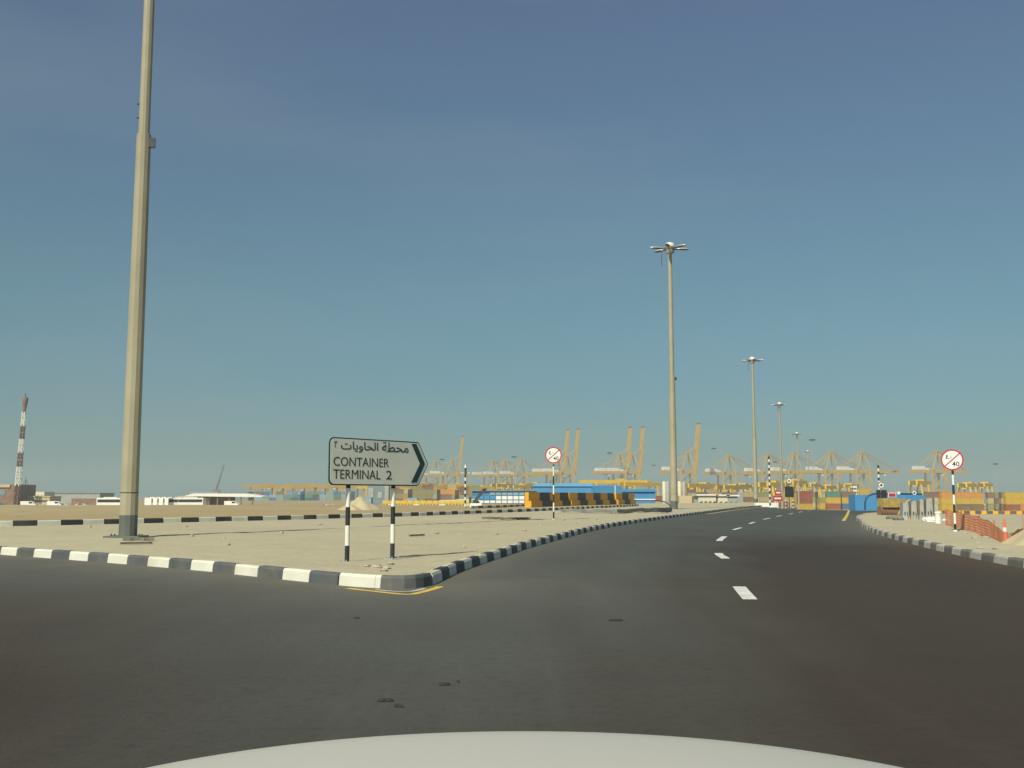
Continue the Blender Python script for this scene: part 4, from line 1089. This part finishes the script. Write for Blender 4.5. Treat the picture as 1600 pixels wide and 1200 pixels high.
Hq = ZD(746, 480)-t.location.z; b = MB(); b.cyl((0, 0, 0), (0, 0, Hq), .22, .12, 5); b.build('mast_pole', M['dgrey'], t)
b = MB()
for a in (0, 2.1, 4.2): b.cyl((0, 0, Hq*.95), (5*math.cos(a), 5*math.sin(a), 0), .07, .07, 4)
b.build('guy_wires', M['dgrey'], t)

# ================================================================== containers
def cont_mesh(color, L):
    b = MB(); Wd, Hh = 2.44, 2.59
    b.box((0, 0, Hh/2), (L-.1, Wd-.1, Hh-.1))
    for sx in (-1, 1):
        for sy in (-1, 1): b.box((sx*(L/2-.08), sy*(Wd/2-.08), Hh/2), (.16, .16, Hh))
    for sy in (-1, 1):
        for z in (.08, Hh-.07): b.box((0, sy*(Wd/2-.06), z), (L-.33, .11, .13))
        n = int(L/.55)
        for k in range(n): b.box((-L/2+.35+(L-.7)*(k+.5)/n, sy*(Wd/2-.045), Hh/2), (.2, .05, Hh-.32))
    for sx in (-1, 1):
        for z in (.08, Hh-.07): b.box((sx*(L/2-.06), 0, z), (.11, Wd-.33, .13))
        for y in (-.75, -.35, .35, .75): b.box((sx*(L/2-.02), y, Hh/2), (.05, .05, Hh-.3))
    return b.mesh('container', CONT[color])
CM = {}
ORD = ['bottom', 'second', 'third', 'fourth', 'fifth', 'sixth']
def stack(px, D, cols, rz, where, L=6.06, base=None):
    X = PT(px, D); g = T(X, D) if base is None else base
    for k, c in enumerate(cols):
        key = (c, L)
        if key not in CM: CM[key] = cont_mesh(c, L)
        pos = 'top' if k == len(cols)-1 and k else ORD[k]
        link('shipping_container', CM[key], None, f'{c} container, {pos} of the stack {where}', 'container', 'stacked shipping containers', None, (X+rnd.uniform(-.08, .08), D, g+.05+k*2.62), rz)
Y_, DR, BR, TG, BL, TN, GR, PB, WH, OR_, PG, OL = ('yellow', 'dark red', 'brown', 'teal green', 'blue', 'tan', 'grey', 'pale blue', 'white', 'orange', 'pale green', 'olive')
S = [
 (1301, 450, [Y_, DR, Y_, TG], 0, 'under the left twin crane'),
 (1325, 452, [Y_, BL, Y_, BR], 0, 'just left of the blue wall'),
 (1257, 430, [TN, Y_, DR, DR], R(15), 'between the fourth and fifth lamp posts'),
 (1272, 500, [OL, TN, OL, BR], R(60), 'behind the furthest lamp post'),
 (1283, 470, [OL, Y_, OL], R(85), 'right of the furthest lamp post'),
 (1241, 520, [BR, TN, Y_], R(30), 'behind the black signal board'),
 (1195, 560, [TN, BR, TN, OL], R(10), 'behind the tall banded pole at the crest'),
 (1222, 540, [BR, DR, TN], R(20), 'behind the red signs'),
 (1170, 540, [TN, Y_, BR, TN], R(12), 'behind the foot of the third lamp post'),
 (1154, 600, [BR, TN, OR_, TN], R(12), 'behind the tall grey hut'),
 (1136, 620, [OL, BR, TN, BR], R(8), 'above the middle cabin'),
 (1116, 600, [BR, OL, BR, OR_], R(15), 'above the left cream cabin'),
 (1097, 580, [OL, BR, OL, BR], R(20), 'left of the cream cabins'),
 (1076, 560, [TN, BR, DR], R(20), 'behind the tan tank'),
 (1052, 560, [BR, TN, DR, OR_], R(20), 'hidden behind the second lamp post foot'),
 (1031, 520, [TN, TN, DR], R(10), 'just right of the small blue cabin'),
 (1480, 440, [Y_, Y_, Y_, OR_], 0, 'left of the right hand round sign'),
 (1456, 445, [Y_, OL, Y_, BR], 0, 'behind the grey concrete slabs'),
 (1503, 450, [Y_, BR, Y_, OR_], 0, 'just right of the right hand round sign post'),
 (1523.5, 452, [OL, BR, Y_, OR_], 0, 'above the middle of the orange netting'),
 (1546, 470, [TN, OL, TN, BR], R(75), 'above the orange cone'),
 (1556, 475, [BR, OL, BR, OL], R(80), 'right of the end facing stack above the cone'),
 (1566, 470, [OL, BR, TN, BR], R(78), 'left of the large yellow pair at the right edge'),
 (1580, 445, [Y_, DR, Y_, Y_], 0, 'next to last at the right edge'),
 (1602, 447, [TN, OR_, Y_, Y_], 0, 'cut by the right edge'),
 (1430, 640, [TN, OR_, TN, OR_], R(10), 'showing above the blue wall on its right part'),
 (1395, 680, [OL, BR, TN, OR_], R(10), 'showing above the blue wall near the banded pole'),
 (1372, 660, [BR, TN, OR_, Y_], R(10), 'behind the banded pole with the signal box'),
 (1350, 640, [OR_, TN, Y_, Y_, Y_], R(10), 'above the left part of the blue wall'),
]
for a in S: stack(*a)
# middle left stacks, hazier
n_ = 0
words = ['behind the left end', 'behind the second unit', 'behind the third unit', 'behind the fourth unit', 'behind the fifth unit', 'behind the sixth unit', 'behind the seventh unit', 'behind the eighth unit', 'behind the ninth unit', 'behind the right end']
rnd = random.Random(11)
pal = [OL, BR, TN, OL, BR, GR, OR_, OL]
for i, px in enumerate((606, 622, 638, 654, 668, 683, 697, 711, 727, 741)):
    stack(px, 560+20*(i % 3), [pal[rnd.randrange(8)] for _ in range(rnd.choice((3, 3, 4)))], R(rnd.choice((5, 12, 70))), words[i]+' of the zigzag barriers')
pal2 = [BL, GR, PB, BL, PG, GR, BR, TG, GR, PG]
wl = ['first', 'second', 'third', 'fourth', 'fifth', 'sixth', 'seventh', 'eighth', 'ninth', 'tenth', 'eleventh', 'twelfth', 'thirteenth', 'fourteenth']
for i in range(14):
    px = 404+i*11.2
    stack(px, 900, [pal2[rnd.randrange(10)] for _ in range(rnd.choice((2, 3, 3)))], R(rnd.choice((4, 30, 60))), wl[i]+' from the right end of the canopy')
pal3 = [OR_, TN, BR, OR_]
for i in range(7):
    stack(755+i*11.5, 760, [pal3[rnd.randrange(4)] for _ in range(4)], R(rnd.choice((5, 15, 60))), wl[i]+' from the left above the blue depot')

# ================================================================== yard gantry cranes
def gantry_parts(t, W, H, m):
    Ls = W*.28
    for sx in (-1, 1):
        for sy in (-1, 1):
            MB().bar((sx*Ls, sy*6.5, 0), (sx*Ls, sy*4, H-2.2), 1.3, 1.3).build('leg', m, t)
        MB().bar((sx*Ls, -7, 1.4), (sx*Ls, 7, 1.4), 1.0, 1.2).build('sill_beam', m, t)
        MB().bar((sx*Ls, -4.3, H-3.5), (sx*Ls, 4.3, H-3.5), .7, .7).build('tie_beam', m, t)
    for sy in (-1, 1):
        MB().bar((-W/2, sy*3, H-1), (W/2, sy*3, H-1), 1.4, 3.0).build('girder', m, t)
    tr = MB().box((W*.1, 0, H+.9), (6, 6.5, 1.6)).build('trolley', m, t)
    MB().box((W*.1+2, -2, H-3.4), (2.2, 2.2, 2.3)).build('cab', M['white'], tr)
    MB().box((W*.1, 0, H-8), (6, 2.4, .5)).build('spreader', M['dgrey'], tr)
    MB().box((-Ls, 0, 4.5), (3, 3, 3)).build('machinery_box', M['grey'], t)
GM = {}
def gantry(label, px0, px1, ytop, D, W, m='rtg', rz=None):
    X = PT((px0+px1)/2, D); g = T(X, D); H = ZD(ytop, D)-g
    span = PT(px1, D)-PT(px0, D)
    if rz is None: rz = math.acos(min(1, span/W))
    t = thing('gantry_crane', label, 'gantry crane', (X, D, g), rz, 'yellow yard gantry cranes')
    gantry_parts(t, W, H, M[m]); return t
gantry('long yellow gantry crane with wide girder below the two raised booms', 905, 1012, 751, 900, 62)
gantry('yellow gantry crane whose girder ends left of the second lamp post', 968, 1040, 755, 820, 50)
gantry('yellow gantry crane whose girder passes right of the second lamp post', 1064, 1128, 757, 800, 50)
gantry('yellow gantry crane above the row of cabins', 1118, 1168, 759.5, 780, 44)
gantry('short yellow gantry crane left of the tall banded pole at the crest', 1186, 1226, 755, 700, 30)
gantry('yellow gantry crane behind the fourth lamp post', 1226, 1262, 752, 760, 30)
gantry('bright yellow gantry crane left of the right hand round sign', 1417, 1458, 752.5, 820, 34)
gantry('yellow gantry crane just right of the right hand round sign', 1492, 1532, 756.5, 800, 34)
gantry('yellow gantry crane above the orange cone', 1522, 1556, 756, 900, 32)
gantry('yellow gantry crane cut by the right edge', 1597, 1640, 754, 700, 34)
gantry('yellowish gantry crane above the blue depot, left one', 772, 800, 757, 1000, 34)
gantry('yellowish gantry crane above the blue depot, right one', 798, 832, 759, 950, 34)
gantry('hazy gantry crane above the middle of the zigzag barriers', 668, 712, 759, 1050, 36, 'crane')
gantry('hazy gantry crane right of the arrow sign tip', 640, 680, 756, 1100, 36, 'crane')
gantry('hazy gantry crane left of the blue depot', 712, 756, 760, 1100, 36, 'crane')
for i in range(9):
    gantry(f'{wl[i]} hazy orange gantry crane from the left in the far group above the blue stacks', 396+17*i, 424+17*i, 758+(i % 2)*2, 1150+60*(i % 3), 42, 'crane', rz=R(25))

for lab, px0, px1, yt, D in [('hazy yellow gantry crane behind the left cream cabin', 1082, 1112, 760, 900), ('hazy yellow gantry crane behind the grey hut', 1143, 1176, 758, 880), ('hazy yellow gantry crane left of the third lamp post foot', 1156, 1192, 761, 960),
        ('yellow gantry crane behind the furthest lamp post', 1252, 1286, 757, 860), ('yellow gantry crane above the left twin container stack', 1276, 1310, 760, 900), ('yellow gantry crane above the right twin container stack', 1306, 1346, 758, 920),
        ('hazy gantry crane between the sign posts of the arrow sign', 560, 612, 760, 1100), ('hazy gantry crane directly right of the second sign post', 615, 656, 758.5, 1050), ('hazy gantry crane behind the slim banded post', 690, 736, 757, 1080),
        ('hazy gantry crane behind the leaning post', 728, 776, 761, 1000), ('hazy gantry crane above the right end of the blue depot', 818, 852, 756, 1100)]:
    gantry(lab, px0, px1, yt, D, 38)
rnd = random.Random(23)
pal4 = [TN, BR, Y_, OL, OR_, BR, TN]
names4 = ['first', 'second', 'third', 'fourth', 'fifth', 'sixth', 'seventh', 'eighth', 'ninth', 'tenth', 'eleventh', 'twelfth', 'thirteenth', 'fourteenth']
for i in range(14):
    stack(1066+i*15.5, 740+15*(i % 3), [pal4[rnd.randrange(7)] for _ in range(rnd.choice((4, 5, 5)))], R(rnd.choice((5, 20, 70))), names4[i]+' in the back row from the silos')
for i in range(9):
    stack(598+i*18, 760+15*(i % 3), [pal4[rnd.randrange(7)] for _ in range(rnd.choice((4, 5)))], R(rnd.choice((5, 20, 70))), names4[i]+' right of the arrow sign, back row')

# ================================================================== ship to shore cranes
def sts_parts(t, up, boomL=62, m=None, two=False):
    m = m or M['crane']; G0 = 45.0; LX = 26.0
    for sx in (0, LX):
        for sy in (-8.5, 8.5):
            MB().bar((sx, sy, 0), (sx, sy*.85, G0+3), 2.38, 2.21).build('leg', m, t)
        MB().bar((sx, -9.5, 3), (sx, 9.5, 3), 2.24, 2.86).build('sill_beam', m, t)
        MB().bar((sx, -8, 17), (sx, 8, 17), 1.68, 2.34).build('portal_beam', m, t)
        MB().bar((sx, -7.5, G0+3.2), (sx, 7.5, G0+3.2), 1.82, 2.08).build('cross_beam', m, t)
    for sy in (-7.8, 7.8):
        MB().bar((0, sy, 17), (LX, sy, 17), 1.68, 2.08).build('tie_beam', m, t)
        MB().bar((0, sy*.95, 19), (LX, sy*.93, G0-1), 0.98, 0.91).build('brace', m, t)
    for sy in (-2.6, 2.6):
        MB().bar((-34, sy, G0+1), (LX+5, sy, G0+1), 2.0, 4.8).build('girder', m, t)
    hs_ = MB().box((-20, 0, G0+5.6), (19, 7, 5.6), bev=.3).build('machinery_house', M['white'], t)
    MB().box((-20, 0, G0+8.6), (15, 5, .7)).build('house_roof', M['grey'], hs_)
    MB().box((-4, 0, G0+4.6), (5, 5, 3.2), bev=.2).build('electrical_house', M['white'], t)
    AX_, AZ = LX-8, 76.0
    for sy in (-1, 1):
        MB().bar((LX+1, sy*6.5, G0+3), (AX_+1, sy*2, AZ), 1.54, 1.43).build('mast_leg', m, t)
        MB().bar((2, sy*6.5, G0+3), (AX_-2, sy*2, AZ-1), 1.26, 1.17).build('back_leg', m, t)
        MB().cyl((AX_-2, sy*2, AZ), (-30, sy*2.6, G0+2.5), .5, .5, 5).build('back_stay', m, t)
    MB().box((AX_, 0, AZ+.6), (7, 6, 2.6)).build('apex', m, t)
    hx, hz = LX+5, G0+1
    if up:
        a = R(84); bx_, bz = hx+boomL*math.cos(a), hz+boomL*math.sin(a)
        for sy in (-2.6, 2.6): MB().bar((hx, sy, hz), (bx_, sy, bz), 3.36, 2.86).build('boom', m, t)
        b = MB()
        for k in range(9): f = k/8; b.bar((hx+(bx_-hx)*f, -2.6, hz+(bz-hz)*f), (hx+(bx_-hx)*f, 2.6, hz+(bz-hz)*f), .8, .8)
        b.build('boom_ties', m, t)
        MB().box((bx_, 0, bz+.8), (3.6, 7.4, 1.8)).build('boom_tip', M['dgrey'], t)
        for sy in (-1.8, 1.8): MB().cyl((AX_+1, sy, AZ+1), (hx+(bx_-hx)*.55, sy, hz+(bz-hz)*.55), .45, .45, 5).build('fore_stay', m, t)
    else:
        bx_ = hx+boomL
        for sy in (-2.6, 2.6): MB().bar((hx+.4, sy, hz), (bx_, sy, hz), 2.0, 4.0).build('boom', m, t)
        b = MB()
        for k in range(10): f = (k+.5)/10; b.bar((hx+(bx_-hx)*f, -2.6, hz), (hx+(bx_-hx)*f, 2.6, hz), .8, .8)
        b.build('boom_ties', m, t)
        for f in (.45, .93):
            for sy in (-1.8, 1.8): MB().cyl((AX_+1, sy, AZ+1), (hx+boomL*f, sy*1.3, hz+1.4), .45, .45, 5).build('fore_stay', m, t)
    tr = MB().box((12, 0, G0-1.6), (6, 6, 2)).build('trolley', M['dgrey'], t)
    MB().box((16, -2, G0-4), (2.6, 2.6, 2.6)).build('cab', M['white'], tr)
    MB().box((11, 0, G0-13), (12, 2.4, .8)).build('spreader', m, tr)
    b = MB()
    for dx in (-3, 3): b.cyl((12+dx*.5, 0, G0-2), (11+dx, 0, G0-12.6), .12, .12, 4)
    b.build('hoist_ropes', M['dgrey'], tr)
def sts(label, px, D, up, boomL=62, yaw=20):
    X = PT(px, D); g = T(X, D)
    t = thing('quay_crane', label, 'quay crane', (X, D, g), R(yaw), 'yellow quay cranes along the waterfront')
    key = (up, boomL)
    if key in STS:
        for ch in STS[key].children:
            c = ch.copy(); sc.collection.objects.link(c); c.parent = t
            for gch in ch.children: e = gch.copy(); sc.collection.objects.link(e); e.parent = c
    else:
        sts_parts(t, up, boomL); STS[key] = t
    dxt = rnd.choice((-22, -8, 0, 10, 14) if up else (-18, 0, 8, 24, 42))
    for ch in t.children:
        if ch.name.startswith('trolley'): ch.location.x = dxt
    return t
STS = {}
# (pixel of the landside leg, distance)
sts('yellow quay crane with level boom directly left of the right hand round sign', 1453, 1560, False, 48, 22)
sts('yellow quay crane with level boom above the blue wall, right of its twin', 1335, 1590, False, 62, 22)
sts('yellow quay crane with level boom above the container stacks, left of its twin', 1286, 1600, False, 62, 24)
sts('hazy yellow quay crane with level boom behind the fourth lamp post', 1229, 1640, False, 62, 26)
sts('hazy yellow quay crane with level boom left of the third lamp post row', 1188, 1680, False, 62, 26)
sts('hazy yellow quay crane with level boom above the row of cabins', 1127, 1720, False, 62, 26)
sts('yellow quay crane with its boom raised upright right of the second lamp post', 1061, 1620, True, 77, 24)
sts('raised boom quay crane, right one of the pair left of the second lamp post', 975, 1720, True, 77, 24)
sts('raised boom quay crane, left one of the pair left of the second lamp post', 955, 1730, True, 77, 24)
sts('hazy quay crane with raised boom, right one of the pair behind the round sign', 873, 1780, True, 77, 24)
sts('hazy quay crane with raised boom, left one of the pair behind the round sign', 857, 1800, True, 77, 24)
sts('hazy quay crane with level boom, nearest to the round sign on its left', 803, 2000, False, 62, 28)
sts('hazy quay crane with level boom, middle one of the three above the blue depot', 777, 2050, False, 62, 28)
sts('hazy quay crane with level boom, leftmost of the three above the blue depot', 759, 2100, False, 62, 28)
sts('faint quay crane with raised boom above the left end of the blue depot', 694, 2050, True, 77, 24)
sts('faint quay crane with level boom beside the tip of the arrow sign', 668, 2150, False, 62, 28)
# low white ship bridge pieces
for px, py0, py1, D, wpx, lab in [(1335, 763, 779, 700, 12, 'white floodlight and stair tower between the two yellow crane legs')]:
    X = PT(px, D); g = T(X, D); t = thing('stair_tower', lab, 'tower', (X, D, g))
    H = ZD(py0-5, D)-g; b = MB()
    for sx in (-1.6, 1.6):
        for sy in (-1.6, 1.6): b.cyl((sx, sy, 0), (sx, sy, H), .22, n=5)
    b.build('tower_frame', M['metal_dark'], t)
    for k in range(4): MB().box((.8*(k % 2)-.4, 0, H-1.2-k*2.6), (3.8, 3.4, 1.3)).build('platform', M['white'], t)

# ================================================================== haze
hz_ = MB().box((0, 1500, 58), (9000, 9000, 142), 0)
hm = bpy.data.materials.new('haze'); hm.use_nodes = True; n = hm.node_tree; n.nodes.clear()
ho = n.nodes.new('ShaderNodeOutputMaterial'); pv = n.nodes.new('ShaderNodeVolumePrincipled')
pv.inputs['Color'].default_value = (.72, .86, .84, 1); pv.inputs['Density'].default_value = .00033; pv.inputs['Anisotropy'].default_value = .0
n.links.new(pv.outputs[0], ho.inputs['Volume'])
hz_.build('haze', hm, None, kind='stuff', label='pale dusty haze over the whole port', cat='haze')
